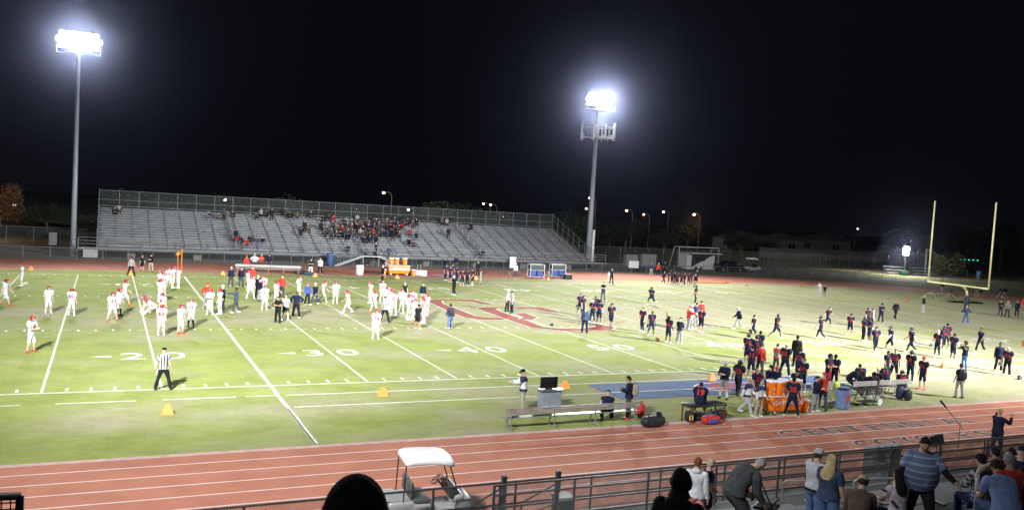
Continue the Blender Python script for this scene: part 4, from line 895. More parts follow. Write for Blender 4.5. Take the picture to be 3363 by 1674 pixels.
p('C', 1038, 190, 'walk', 20, 'jersey:navy football_pants:navy shoes:black helmet:navy', H1+'helmeted with a white towel, alone right of the emblem tip', 1.88)
p('K', 1752, 1150, 'stand', 90, HOM, H1+'helmeted and leaning, beyond the red jackets right of midfield', 1.85)
p('C', 1708, 208, 'stand', 60, C_('hoodie', 'white', 'trousers', 'grey', 'cap', 'lgrey', 'white'), 'coach in a white jacket between red jackets right of midfield', 1.9, 1.1)
p('C', 1690, 214, 'hold_out', 90, C_('hoodie', 'red', 'trousers', 'grey', 'cap', 'red', 'white'), 'coach in red jacket and grey trousers facing right, right of midfield', 1.88, 1.05)
p('C', 1752, 178, 'stand', 170, C_('tee', 'bluegrey', 'trousers', 'grey', 'hair', 'hbrown', 'black'), 'coach in slate tee and grey trousers with back turned, right of midfield', 1.88, 1.05)
p('C', 1795, 150, 'stand', 0, C_('hoodie', 'red', 'trousers', 'navy', 'cap', 'black', 'white'), 'person in red top behind a navy player right of midfield', 1.8)
p('C', 1798, 232, 'helmet_side', -20, HNO+' numf2:red', H1+'bareheaded, right of the coaches in red and white', 1.85, 1., 1)
p('C', 1302, 230, 'helmet_side', -40, 'jersey:navy football_pants:navy leggings:black shoes:white hair:hbrown numf8:red', H1+'bareheaded with black leggings, first of three left of the coaches', 1.85, 1.)
p('C', 1378, 262, 'helmet_side', 20, HNO+' numf1:red', H1+'bareheaded and looking down with a helmet in hand, second of three', 1.8, 1., 2)
p('C', 1520, 322, 'arm_up', 150, 'jersey:navy football_pants:navy shoes:white long_hair:hblack', H1+'with long dark hair and one arm raised, near the forty yard line', 1.85, 1., 2)
p('C', 1613, 328, 'hands_front', 160, C_('hoodie', 'navy', 'trousers', 'grey', 'cap', 'navy', 'white'), 'coach in navy hoodie and grey trousers standing beside the long haired player', 1.82)
p('C', 2112, 207, 'stride', -80, C_('hoodie', 'navy', 'trousers', 'grey', 'cap', 'lgrey', 'white'), 'coach in navy and grey trousers walking left alone between the 40 and 30', 1.88, 1.08)
p('C', 2232, 292, 'walk', 100, HNO, H1+'bareheaded walking with a helmet above the sideline group', 1.88, 1.02)
p('C', 2430, 275, 'stride', 70, HNO, H1+'heavy and bareheaded, walking alone beyond the sideline group', 1.86, 1.1, 2)
p('D', 845, 288, 'walk', -100, HOM, H1+'helmeted, walking left near the right 30 line', 1.82)
p('D', 905, 172, 'run', 60, 'jersey:navy football_pants:navy leggings:black shoes:white hair:hblack', H1+'with white shirt tied at the waist, running beyond the right 30', 1.8)
p('D', 1095, 258, 'walk', 170, HNO, H1+'bareheaded, walking with legs apart beyond the right 30 number', 1.82, 1., 1)
p('D', 1240, 200, 'stand', 60, HOM, H1+'helmeted, rearmost of the cluster beyond the benches', 1.8)
p('D', 1283, 205, 'stand', 100, C_('tee', 'grey', 'trousers', 'dgrey', 'hair', 'hbrown', 'white'), 'person in grey tee in the cluster beyond the benches', 1.8)
p('D', 1208, 308, 'stand', 120, HOM, H1+'helmeted, front left of the cluster beyond the benches', 1.85)
p('D', 1255, 314, 'hands_front', -60, HNO+' numf4:red', H1+'bareheaded, front of the cluster beyond the benches', 1.85, 1.05, 2)
p('D', 1306, 397, 'walk', 20, HOM+' numf6:red', H1+'helmeted, walking toward the camera just right of the cluster', 1.85)
p('D', 1432, 390, 'walk', -70, HOS+' undersleeve:white', H1+'helmeted with white sleeves, between the cluster and the right twenty', 1.85)
p('D', 1608, 402, 'stride', -70, HOM, H1+'helmeted, striding left near the right twenty yard number', 1.86, 1.05)
p('L', 1368, 1290, 'hands_front', 20, C_('long_sleeve', 'navy', 'trousers', 'navy', 'cap', 'navy', 'white'), 'coach in navy with a navy cap, left of two coaches toward the goal line', 1.85)
PP[-1] = ('D', 1355, 155)+PP[-1][3:]
p('D', 1478, 122, 'walk', 30, C_('long_sleeve', 'navy', 'trousers', 'black', 'cap', 'orange', 'black'), 'coach in navy with an orange cap, right of two coaches toward the goal line', 1.85)
p('D', 1712, 68, 'stand', 70, C_('long_sleeve', 'navy', 'trousers', 'lgrey', 'beanie', 'lgrey', 'white'), 'coach in navy and pale trousers standing in front of the yellow tripod stand', 1.85)
p('D', 2070, 167, 'hands_hips', 10, C_('long_sleeve', 'bluegrey', 'trousers', 'jeans', 'hair', 'hblond', 'white'), 'person in blue jacket and jeans just below the goal post base', 1.85, 1.05)
p('L', 2362, 1258, 'hands_front', 10, C_('long_sleeve', 'navy', 'trousers', 'dgrey', 'hair', 'hbrown', 'white'), 'coach in navy holding a white sheet, right of the goal post', 1.85)
p('L', 2420, 1262, 'arms_crossed', 0, C_('long_sleeve', 'grey', 'trousers', 'dgrey', 'hair', 'hblond', 'black'), 'person in grey top, middle of three right of the goal post', 1.82)
p('L', 2500, 1256, 'stand', -20, C_('long_sleeve', 'navy', 'trousers', 'black', 'cap', 'red', 'red'), 'person in navy with a red cap at the far right of the end zone', 1.8)
p('L', 2556, 1222, 'stand', -20, C_('hoodie', 'red', 'trousers', 'tan', 'cap', 'red', 'white'), 'person in red at the right edge of the picture in the end zone', 1.75)
p('D', 1828, 437, 'helmet_side', -20, 'jersey:navy football_pants:navy leggings:black shoes:white beanie:white', H1+'with white cap and helmet in hand, by the right ten yard number', 1.88)
p('D', 1878, 385, 'walk', 20, HNO, H1+'bareheaded, left behind the white capped player', 1.86, 1., 2)
p('D', 1905, 365, 'stand', 170, HNO+' numb32:red', H1+'bareheaded and tall, rear of the group by the right ten', 1.9, 1., 2)
p('D', 1960, 468, 'helmet_side', 150, HNO+' undersleeve:white', H1+'bareheaded with white sleeves, right of the white capped player', 1.88, 1., 2)
p('D', 2055, 548, 'camera', -40, 'tee:navy trousers:jeans shoes:black afro:hblack', 'photographer in navy tee holding a camera up to the face near the sideline', 1.85, 1.05, 2)
p('D', 2190, 398, 'walk', -30, 'tee:navy trousers:black shoes:white hair:hblack', 'player in navy tee and black tights with a white towel on the neck', 1.88, 1., 2)
p('D', 2345, 562, 'stand', 10, 'hoodie:navy trousers:black shoes:white hair:hblack', 'player in navy jacket and black trousers, left of two at the right sideline', 1.9, 1.05, 2)
p('D', 2415, 598, 'helmet_side', -10, 'jersey:navy trousers:black shoes:white beanie:white', H1+'with white cap and a dark helmet in hand at the right sideline', 1.82, 1.05, 1)
p('D', 2012, 785, 'stand', -150, C_('tee', 'black', 'trousers', 'grey', 'hair', 'hbrown', 'black'), 'person with a black backpack and grey trousers at the track edge', 1.85)
p('D', 1462, 640, 'helmet_side', 10, HNO, H1+'bareheaded with a white and a dark helmet, behind the benches', 1.88)
p('D', 1400, 640, 'stand_easy', 60, HNO, H1+'bareheaded, just left of the one holding helmets behind the benches', 1.75, 1., 1)
p('D', 1598, 655, 'stand', 160, HOM+' numb3:red', H1+'helmeted with number 3 on the back, standing right of the benches', 1.86)
p('D', 1702, 712, 'stand', -30, 'jersey:navy football_pants:navy shoes:red cap:red', H1+'with a red cap and red shoes, right of the benches', 1.82)
# bench group
p('D', 1190, 700, 'sit_lean', -160, HNO, H1+'bareheaded, seated and leaning at the left of the bench group', 1.85, 1., 2)
p('D', 1085, 735, 'bent_back', 80, HNO, H1+'bent forward over the left end of the benches', 1.9, 1.1, 2)
p('D', 1180, 760, 'sit_lean', 20, HNO+' numb8:red', H1+'seated in the second place on the benches', 1.8, 1., 2)
p('D', 1262, 765, 'sit_lean', 30, HNO, H1+'seated third on the benches, leaning forward', 1.85, 1.08, 2)
p('D', 1315, 755, 'sit', 160, 'jersey:navy football_pants:navy shoes:white beanie:white', H1+'with a white cap seated in the middle of the benches', 1.8)
p('D', 1392, 735, 'bent_back', -160, HNO, H1+'stooping behind the right half of the benches', 1.85, 1.05)
p('D', 1535, 760, 'sit_lean', -170, HOS, H1+'helmeted, seated with bowed head at the right end of the benches', 1.85)
# sideline crowd by the orange cart
p('C', 1985, 792, 'hands_front', -20, 'long_sleeve:navy shorts:grey shoes:black socks:white cap:lgrey', 'coach in navy pullover, grey shorts and grey cap on the blue mat', 1.88, 1.12)
p('C', 2185, 500, 'stand', 178, HOS+' numb19:red', H1+'helmeted with number 19, at the back of the sideline group', 1.86, 1.02)
p('C', 2285, 470, 'stand', 150, HNO+' numb73:red', H1+'with curly hair, behind the red coat in the sideline group', 1.88, 1., 2)
p('C', 2255, 520, 'stand', -170, HOS, H1+'helmeted, between number 19 and the red coat', 1.88)
p('C', 2288, 605, 'stand', 160, C_('hoodie', 'red', 'trousers', 'dgrey', 'hair', 'hbrown', 'black'), 'large man in a bright red jacket on the blue mat', 1.9, 1.15, 1)
p('C', 2105, 768, 'stride', 160, 'jersey:navy football_pants:navy leggings:black shoes:black helmet:navy long_hair:hblack', H1+'helmeted with long dark braids, stepping on the mat', 1.88)
p('C', 2215, 620, 'stand', 175, HNO+' numb17:red', H1+'bareheaded with number 17 on the back at the sideline', 1.86, 1., 1)
p('D', 470, 570, 'hands_front', 150, 'hoodie:red_over_grey trousers:dgrey shoes:black hair:hbrown', 'youth in red and grey hoodie behind the orange cart', 1.7)
p('D', 545, 600, 'stand_wide', 150, 'jersey:navy trousers:navy shoes:white beanie:white numb25:red', H1+'broad with a white cap, behind the orange coolers', 1.88, 1.15, 1)
p('D', 640, 520, 'stand', 170, C_('hoodie', 'black', 'trousers', 'black', 'hair', 'hblack', 'black'), 'tall person in a black hoodie at the back of the sideline group', 1.92, 1.1, 2)
p('D', 660, 640, 'stand', 160, 'jersey:navy football_pants:navy shoes:white afro:hbrown numb52:red', H1+'with a large brown afro behind the orange coolers', 1.86, 1., 1)
p('D', 400, 745, 'kneel', 40, 'long_sleeve:navy trousers:navy shoes:white cap:navy', 'person in navy with a white and navy cap crouching left of the coolers', 1.8)
p('D', 475, 755, 'kneel', -20, 'long_sleeve:navy trousers:black shoes:white cap:red', 'person in navy with a red cap crouching behind the coolers', 1.8, 1., 1)
p('D', 625, 740, 'sit_lean', 20, HNO, H1+'seated low behind the coolers, bareheaded', 1.85, 1., 1)
p('D', 690, 735, 'stand', -20, HOS, H1+'helmeted, right behind the orange coolers', 1.8)
p('D', 905, 712, 'hands_front', 60, HOS, H1+'helmeted with white waist towel, right of the orange cart', 1.92)
p('D', 957, 705, 'stand', 160, 'jersey:navy football_pants:navy leggings:black shoes:black hair:hblack numb1:red', H1+'bareheaded, between the helmeted player and the orange marker', 1.86, 1., 2)
p('D', 800, 902, 'hands_front', 60, 'long_sleeve:navy trousers:grey shoes:white ponytail:hblack hair:hblack', 'woman in navy with a dark ponytail and grey trousers right of the orange cart', 1.72)
p('D', 860, 888, 'arm_up', -10, 'hoodie:red trousers:bluegrey shoes:black cap:red', 'person in red jacket and red cap raising an arm right of the orange cart', 1.82, 1.05)
p('D', 603, 945, 'stand_wide', 178, HNO+' leggings:black numb28:red', H1+'with number 28, back to camera in front of the orange cart', 1.86, 1.03, 2)
p('D', 225, 925, 'walk', 70, 'hoodie:navy_over_white trousers:lgrey shoes:white hair:hblond', 'person in navy and white jacket and white trousers left of the orange cart', 1.78, 1.03)
p('D', 322, 948, 'stand_easy', 60, 'hoodie:navy_over_white trousers:khaki shoes:white long_hair:hbrown', 'woman with long brown hair, navy and white jacket and tan trousers by the orange cart', 1.72, 1.02)
p('D', 300, 850, 'drink', 40, HNO, H1+'drinking from a bottle left of the orange cart', 1.82, 1., 1)
# near bench people
p('C', 290, 902, 'hold_out', -80, 'hoodie:navy_over_white trousers:khaki shoes:white cap:black', 'man in white and navy jacket, tan trousers and black cap holding paper', 1.85, 1.08)
p('C', 1180, 960, 'hands_front', -90, 'long_sleeve:navy trousers:dgrey shoes:red hair:hblack', 'man in navy wearing a camouflage backpack behind the near bench', 1.86, 1.08, 1)
p('C', 1000, 985, 'sit_lean', 178, 'undersleeve:white vest:navy trousers:navy shoes:white cap:navy', 'person in navy vest with white sleeves seated with back turned on the near bench', 1.85, 1.15)
# far right, on the curve
p('L', 1870, 1060, 'stand', -60, C_('long_sleeve', 'black', 'trousers', 'khaki', 'hair', 'hblack', 'white'), 'person in black and tan on the track left of the goal post', 1.8)
p('L', 2165, 1080, 'walk', 60, C_('long_sleeve', 'navy', 'shorts', 'tan', 'hair', 'hbrown', 'white'), 'person walking on the track behind the goal post, left of a pair', 1.8)
p('L', 2200, 1082, 'walk', -60, C_('tee', 'navy', 'shorts', 'black', 'hair', 'hblack', 'white'), 'person walking on the track behind the goal post, right of a pair', 1.8)
p('L', 2365, 1098, 'stride', 80, C_('long_sleeve', 'navy', 'shorts', 'tan', 'hair', 'hbrown', 'white'), 'person walking on the dark track, left of the pair at far right', 1.8)
p('L', 2398, 1098, 'walk', 80, C_('hoodie', 'navy', 'shorts', 'khaki', 'hair', 'hbrown', 'white'), 'person walking on the dark track, right of the pair at far right', 1.8)
p('L', 840, 1088, 'hold_out', -60, C_('hoodie', 'white', 'trousers', 'white', 'hair', 'hblack', 'white'), 'person all in white near the far right sideline', 1.82)
p('L', 882, 1092, 'stand', -20, C_('tee', 'navy', 'shorts', 'tan', 'hair', 'hblack', 'white'), 'child in navy beside the person all in white', 1.5)
PEOPLE = {}
for (tl, x, y, pose, hd, sp_, lab, h, bu, sk) in PP:
    q = at(*px(tl, x, y)); VISN[0] += 1
    if 'jersey:white' in sp_ and VISN[0] % 3: sp_ += ' numf{0}:crimson numb{0}:crimson'.format((4, 42, 7, 1, 55, 21, 63, 8, 74, 12)[VISN[0] % 10])
    if 'jersey:navy' in sp_ and 'num' not in sp_: sp_ += ' num%s%d:numred' % ('f' if abs(hd) < 95 else 'b', (5, 24, 71, 9, 66, 33, 2, 54, 11, 88)[VISN[0] % 10])
    o = person((q[0], q[1], .012), face(q, hd), pose, sp_, lab, h, bu, None, sk); PEOPLE[lab] = o
# ------------------------------------------------------------------ spectators on the near stand
def tread(y): return 1.0 if y > -22.6 else 1.3+.255*min(HN-1, int((-22.6-y)/.75))
def top_of(pose):
    V = posed_top.get(pose)
    if V is None:
        v = skin(pose, CV, CW); v[:, 2] -= drop(pose); hd = v[DOM == 4]; i = hd[:, 2].argmax(); V = posed_top[pose] = hd[i]+np.array([0, 0, .012])
    return V
posed_top = {}
def spectator(u, v, d, pose, hd, spec, label, bulk=1., sk=0, snap=None, h=None):
    q = at(u, v, d=d); a = face(q, hd); tp = top_of(pose); c, s = math.cos(a), math.sin(a); sc = 1.
    for _ in range(4):
        X, Y = q[0]-(tp[0]*c-tp[1]*s)*sc, q[1]-(tp[0]*s+tp[1]*c)*sc
        fz = tread(Y if snap is None else Y+snap); sc = (q[2]-fz)/tp[2]
    if not .8 < sc < 1.14: print('spectator scale', label, round(sc, 2))
    return person((X, Y, fz+.002), a, pose, spec, label, sc*1.79, bulk, None, sk)
spectator(1175, 1572, 2.75, 'stand', 178, 'hoodie:black trousers:black beanie:knit shoes:black hair:hblack', 'dark silhouette of a person in a black knitted hat right in front of the camera', 1.12)
spectator(2240, 1541, 8.3, 'stand', 165, 'hoodie:black hood:black trousers:black shoes:black bob:hblack', 'person in a dark hoodie seen from behind, nearest of the people on the right', 1.12)
spectator(2294, 1499, 20, 'stand', 165, 'hoodie:white hood:white shorts:red_pattern shoes:white hair:hred', 'red haired boy in a white hoodie and red patterned shorts at the rail', 1.15)
spectator(2337, 1505, 20.6, 'stand_easy', 110, 'tee:navy shorts:navy shoes:black cap:khaki hair:hblond', 'boy in navy tee and camouflage cap beside the red haired boy', 1.1)
spectator(2500, 1503, 19, 'stoop', 125, 'long_sleeve:dgrey trousers:dgrey shoes:black hair:hgrey', 'grey haired man in a dark grey jacket bending over a folding chair', 1.4)
spectator(2691, 1471, 19, 'stand', 135, 'vest:lgrey long_sleeve:black trousers:jeans shoes:black cap:lgrey hair:hbrown', 'bearded man in grey cap, black sleeves and jeans on the near stand', 1.2)
spectator(2735, 1491, 18., 'stand_easy', 150, 'tee:bluegrey shorts:jeans shoes:white long_hair:hblond', 'woman with long blond hair in a dark blue tee and denim shorts', 1.3)
spectator(3042, 1433, 18, 'stairs', 10, 'undersleeve:black tee_big:blue_stripes trousers:black shoes:black hair:hblack', 'large man in a blue striped shirt walking up the aisle', 1.15, 0)
spectator(2835, 1561, 17.5, 'sit_lean', 175, 'long_sleeve:brown trousers:jeans shoes:black cap:khaki hair:hbrown', 'person in brown jacket and camouflage cap seated with back to the camera', 1.12)
spectator(2950, 1540, 18, 'sit', -145, 'tee:pink trousers:navy shoes:black long_hair:hblack', 'girl in a pale tee with dark hair looking at a phone', 1.05, 1)
spectator(3270, 1505, 17., 'sit_lean', -150, 'tee:sky trousers:jeans shoes:black hair:hbrown', 'man in a light blue tee and jeans leaning forward at the right edge', 1.25, 1)
spectator(3222, 1488, 19, 'sit', -130, 'long_sleeve:plaid_cloth trousers:jeans shoes:black cap:black hair:hblack', 'man in a dark plaid shirt, jeans and black cap seated by the blue mat', 1.1)
spectator(3316, 1483, 17, 'sit', -140, 'tee:red trousers:dgrey shoes:black hair:hgrey', 'grey haired man in a red shirt behind the man in light blue', 1.1)
spectator(3268, 1466, 22, 'sit', -130, 'long_sleeve:black trousers:black shoes:black hair:hblack', 'person with black hair above the man in plaid', 1., 1)
spectator(3324, 1467, 23, 'sit', 170, 'long_sleeve:black trousers:black shoes:black hair:hblack', 'person with curly black hair beyond the grey haired man', 1., 2)
spectator(3360, 1463, 21, 'sit', 170, 'long_sleeve:navy trousers:black shoes:black cap:navy', 'person in a navy cap at the right edge of the near stand', 1.)
spectator(3358, 1535, 18, 'sit', 170, 'hoodie:navy trousers:black shoes:black hair:hblack', 'person in dark navy at the right edge, beside the man in light blue', 1.1)
q = at(3283, 1469, z=.15); person((q[0]-1.0, q[1]-.55, 0.012), face(q, 150), 'conduct', 'long_sleeve:navy trousers:navy shoes:black hair:hblond', 'fair haired person in navy with raised arms on the track at the right edge', 1.95, 1.1, None, 0)
# their props
e = empty('folding_chair', (-16.9, -25.6, tread(-25.6)), .6, 'black folding chair in front of the bending grey haired man', 'chair')
MB().rbox((0, 0, .45), (.5, .46, .06), .02).obj('seat', blackp, e); MB().rbox((0, .26, .8), (.5, .05, .45), .02).obj('backrest', blackp, e)
for sx in (-1, 1):
    MB().path([(sx*.25, -.25, 0), (sx*.25, .25, .95)], .015).obj('leg', dsteel, e); MB().path([(sx*.22, .28, 0), (sx*.22, -.2, .6)], .015).obj('leg', dsteel, e)
q = at(2905, 1610, d=17.6); e = empty('mobile_phone', (q[0], q[1], q[2]), -.5, 'phone in the hands of the girl in the pale tee', 'phone'); MB().rbox((0, 0, 0), (.08, .15, .01), .004).obj('phone_body', blackp, e); MB().box((0, 0, .007), (.07, .13, .002)).obj('phone_screen', mat('phone_glass', (.05, .06, .08), .1), e)
q = at(3170, 1632, d=16.5); zt = tread(q[1]); MB().box((0, 0, .01), (2.6, .7, .02)).box((.1, .74, -.245), (2.4, .7, .02)).box((-.2, -.74, .265), (2., .6, .02)).obj('blue_mat', mat('mat_blue', (.02, .03, .14), .8), loc=(q[0]+.6, q[1], zt), rz=0)
tag(bpy.data.objects['blue_mat'], 'dark blue mat laid over the stand floor at the right', 'mat')
q = at(3243, 1535, d=17.4); e = empty('stadium_seat', (q[0], q[1], q[2]-.5), R(10), 'padded seat back with pale rounded frame at the right edge', 'seat')
MB().path([(-.28, 0, -.2), (-.28, .02, .42), (-.22, .02, .5), (.3, .02, .56)], .035, 10).obj('seat_frame', mat('pale_tube', (.5, .5, .48), .4), e, True); MB().rbox((0.02, .03, .2), (.5, .05, .5), .02).obj('seat_pad', blackp, e)
e = empty('microphone_stand', (.0, -17.2, 0), 0, 'thin microphone stand with slanted boom left of the person with raised arms', 'microphone stand')
MB().path([(.3, 0, 0), (.3, 0, 1.5)], .012).path([(0, 0, .0), (.3, 0, .25), (.6, .1, 0)], .01).obj('stand_pole', blackp, e); MB().path([(.5, 0, 1.2), (-.25, .25, 2.05)], .011).obj('boom', blackp, e); MB().tube((-.25, .25, 2.05), (-.5, .33, 2.3), .035, 8, .045).obj('microphone', blackp, e)
q = at(3078, 1445, y=-18.9); e = empty('music_stand', (q[0], q[1], 0), .2, 'black music stand beyond the rail behind the striped man', 'music stand')
MB().box((0, 0, q[2]), (.85, .04, .36), rx=-.3).obj('desk', blackp, e); MB().tube((0, 0, 0), (0, 0, q[2]), .02).obj('pole', blackp, e); MB().path([(-.3, -.2, 0), (0, 0, .2), (.3, -.2, 0)], .012).obj('feet', blackp, e)
e = empty('banner', (-6.0, -18.39, 0), 0, 'white vinyl banner with dark red animal heads tied on the track side fence', 'banner')
t = MB(); n = 16; vs = []
for i in range(n+1):
    for j in range(5): vs.append((1.85*i/n, .045+.03*math.sin(i*1.3)*math.sin(j*.9), .1+1.22*j/4+.06*i/n*0))
t.add(vs, [(i*5+j, i*5+5+j, i*5+6+j, i*5+j+1) for i in range(n) for j in range(4)]); t.obj('vinyl_sheet', mat('vinyl_white', (.7, .7, .7), .6, 0, .12, 3.), e, True)
t = MB()
for cx, w in ((.78, .35), (1.45, .42)):
    z0 = .75; t.prism([(cx-w*.5, -.0), (cx+w*.5, .0), (cx+w*.45, .25), (cx+w*.55, .55), (cx+w*.15, .4), (cx-w*.15, .4), (cx-w*.5, .55), (cx-w*.4, .2)], 0, .01)
t.v = [(x, -.012+.001*z_+.0, z0+y) for x, y, z_ in t.v]; t.obj('printed_heads', mat('print_red', (.22, .03, .015), .7, 0, .2, 8., (.03, .02, .02)), e)
# ------------------------------------------------------------------ golf cart by the fence
def golf_cart(loc, rz, label, name='golf_cart'):
    e = empty(name, loc, rz, label, 'golf cart')
    bd = mat('cart_body', (.45, .44, .42), .3, .1, .05, 2.)
    t = MB(); t.rbox((-.75, 0, .62), (.75, 1.1, .28), .08); t.rbox((.0, 0, .38), (1.7, 1.1, .12), .04); t.rbox((.98, 0, .58), (.5, 1.14, .42), .14, seg=3); t.rbox((.82, 0, .78), (.3, 1.1, .22), .08, seg=3); t.rbox((-.25, 0, .55), (.6, 1.1, .24), .05); t.obj('body', bd, e, True)
    t = MB(); t.rbox((.68, 0, .9), (.24, 1.04, .3), .06); t.obj('dashboard', blackp, e)
    t = MB(); t.rbox((-.22, .0, .74), (.5, 1.05, .14), .05); t.obj('seat', mat('cart_vinyl', (.07, .075, .075), .5), e, True)
    t = MB(); t.rbox((-.5, -.27, 1.03), (.12, .48, .45), .05); t.rbox((-.5, .27, 1.03), (.12, .48, .45), .05); t.obj('backrest', M['cart_vinyl'], e, True)
    t = MB(); t.rbox((-1.0, 0, .78), (.35, 1., .05), .02); t.tube((-1.12, -.48, .8), (-1.12, .48, .8), .02); t.obj('rear_rack', bd, e)
    s_ = MB(); a0 = Vector((.38, .26, 1.08)); ax = Vector((-.6, 0, .8)).normalized(); u = ax.orthogonal().normalized(); w = ax.cross(u)
    ring = [a0+(u*math.cos(6.2832*i/16)+w*math.sin(6.2832*i/16))*.18 for i in range(17)]; s_.path(ring, .016, 6); s_.tube(a0, a0+Vector((.3, 0, -.35)), .025); s_.tube(ring[0], ring[8], .012); s_.tube(ring[4], ring[12], .012); s_.obj('steering_wheel', blackp, e)
    r = MB(); r.ell((0, 0, 0), (.7, .62, .075), 40, 16, pw=.26)
    r.v = [(x-.03, y, 1.87+z*(1.25 if z > 0 else 1.)-.2*max(0., (x-.15)/.65)**2-.09*max(0., (-x-.35)/.45)**2-.05*abs(y/.62)**3+(.012*math.cos(y*30) if z > 0 else 0)) for x, y, z in r.v]; r.obj('roof', mat('roof_white', (.82, .82, .82), .3, 0, .03, 1.), e, True)
    for sy in (-1, 1):
        MB().tube((.82, sy*.5, .85), (.5, sy*.5, 1.76), .018, 8).obj('roof_post', blackp, e); MB().tube((-.72, sy*.5, .7), (-.68, sy*.5, 1.76), .018, 8).obj('roof_post', blackp, e)
        MB().lathe((1.2, sy*.38, .62), [(.05, 0), (.055, .03), (.03, .045)], 10, axis=(1, 0, .2)).obj('headlight', whitep, e)
        for x in (-.78, .8):
            wh = MB().lathe((x, sy*.5-.09, .24), [(.17, 0), (.235, .02), (.24, .09), (.235, .16), (.17, .18)], 18, axis=(0, 1, 0)).obj('wheel', rubber, e, True); MB().lathe((x, sy*.5-.095 if sy < 0 else sy*.5+.075, .24), [(.13, 0), (.13, .02)], 12, axis=(0, 1, 0)).obj('rim', steel, wh)
    return e
g1 = golf_cart((-21.65, -17.55, .012), R(-6), 'pale golf cart with a white roof parked by the near track fence')
# ------------------------------------------------------------------ near side furniture
def bench(name, x0, y0, L_, rz, label, group=None, back=True, legs=4, m=None, h=.45, panels=1):
    e = empty(name, (x0, y0, .012), rz, label, 'bench', group); m = m or mat('bench_aluminium', (.42, .4, .36), .45, .5, .12, 3.)
    sp_ = MB()
    for k in range(2): sp_.rbox((L_/2, -.02-.15*k, h), (L_, .135, .045), .01, seg=1)
    sp_.obj('seat', m, e)
    if back:
        b = MB()
        for k in range(3): b.rbox((L_/2, .14, h+.2+.09*k), (L_, .03, .075), .008, seg=1)
        b.obj('backrest', m, e)
    for i in range(legs):
        x = .25+(L_-.5)*i/(legs-1); t = MB(); t.path([(x, -.28, .0), (x, -.16, h-.02)], .025); t.path([(x, .2, 0), (x, .14, h-.02)]+([(x, .12, h+.42)] if back else []), .028); t.tube((x, -.3, .02), (x, .35, .02), .025); t.obj('leg', steel, e)
    return e
q0, q1 = at(*px('C', 215, 1062)), at(*px('C', 1250, 992)); b_ = bench('sideline_bench', q0[0]-.2, q0[1]+.25, 6.3, math.atan2(q1[1]-q0[1], q1[0]-q0[0]), 'long slatted metal bench with backrest at the near track edge')
b_.rotation_euler.z += math.pi; b_.location.x = q1[0]+.2; b_.location.y = q1[1]+.2
MB().rbox((0, 0, 0), (2.5, .02, .12), .005, seg=1).obj('paper_banner', whitep, loc=(-11.95, -9.22, .78), rz=.02); tag(bpy.data.objects['paper_banner'], 'narrow white strip hanging along the slatted bench backrest', 'banner')
for (tx, ty, L_, lab) in ((760, 800, 1.5, 'short bench section left of the blue litter barrel'), (1110, 790, 1.7, 'bench section just right of the blue litter barrel'), (1330, 775, 2.3, 'bench section at the right end of the player benches')):
    q = at(*px('D', tx, ty)); bench('player_bench', q[0]+L_, q[1]+.1, L_, math.pi, lab, 'benches of the home players', True, 3, mat('pale_bench', (.36, .35, .31), .5, .2))
# screen on a cart
q = at(*px('C', 547, 885)); e = empty('media_cart', (q[0], q[1]+.3, .012), 0, 'grey cart behind the slatted bench', 'cart')
MB().rbox((0, 0, .42), (.95, .5, .76), .03).obj('cart_body', mat('cart_grey', (.25, .28, .33), .5), e); MB().rbox((0, 0, .83), (1.15, .62, .05), .015).obj('cart_top', mat('cart_top', (.12, .13, .15), .4), e)
for sx in (-1, 1):
    for sy in (-1, 1): MB().lathe((sx*.4, sy*.2-.02, .05), [(.05, 0), (.05, .04)], 10, axis=(0, 1, 0)).obj('castor', rubber, e)
e2 = empty('television', (q[0]-.08, q[1]+.3, .87), R(-4), 'black flat screen standing on the grey cart', 'television'); MB().rbox((0, 0, .29), (.82, .06, .5), .012).obj('casing', blackp, e2); MB().box((0, -.0325, .29), (.78, .003, .46)).obj('screen', mat('dark_glass', (.008, .009, .012), .12), e2); MB().rbox((0, 0, .02), (.3, .2, .03), .01).obj('base', blackp, e2)
t = MB(); t.rbox((0, 0, .012), (.3, .2, .02), .006, seg=1, rz=.3); t.rbox((.25, .05, .012), (.22, .28, .015), .005, seg=1, rz=-.2); tag(t.obj('papers', whitep, loc=(q[0]+.25, q[1]+.2, .855)), 'loose white papers on the right of the grey cart top', 'paper')
def bag(name, loc, d, m, label, rz=0., m2=None, cat='bag'):
    e = empty(name, loc, rz, label, cat); t = MB(); t.ell((0, 0, d[2]*.5), (d[0]/2, d[1]/2, d[2]/2), 14, 10, pw=.6); t.obj('bag_body', m, e, True)
    t = MB(); t.path([(-d[0]*.3, 0, d[2]*.9), (-d[0]*.15, 0, d[2]*1.12), (d[0]*.15, 0, d[2]*1.12), (d[0]*.3, 0, d[2]*.9)], .015, 5); t.obj('handle', m2 or blackp, e); t = MB(); t.rbox((0, -d[1]*.47, d[2]*.4), (d[0]*.5, .06, d[2]*.45), .03); t.obj('front_pocket', m2 or m, e, True); return e
nyl = mat('black_nylon', (.02, .02, .022), .6, 0, .2, 9., bump=.4); rnyl = mat('red_nylon', (.5, .03, .03), .6, 0, .15, 9., bump=.4)
q = at(*px('C', 1405, 1030)); bag('duffel_bag', (q[0], q[1]+.1, .012), (1.15, .5, .45), nyl, 'large black duffel bag on the track edge right of the slatted bench', .1)
h_ = MB(); h_.ell((0, 0, .09), (.13, .11, .1), 12, 8); h_.ell((.13, 0, .04), (.1, .09, .012), 10, 6); tag(h_.obj('baseball_cap', pm('navy'), loc=(q[0]+.3, q[1]+.15, .42), smooth=True), 'navy cap lying on the large black duffel bag', 'cap')
q = at(*px('C', 1290, 955)); bag('backpack', (q[0]+.1, q[1]+.15, .012), (.36, .3, .62), rnyl, 'red backpack standing against the right end of the slatted bench', .3, None, 'backpack')
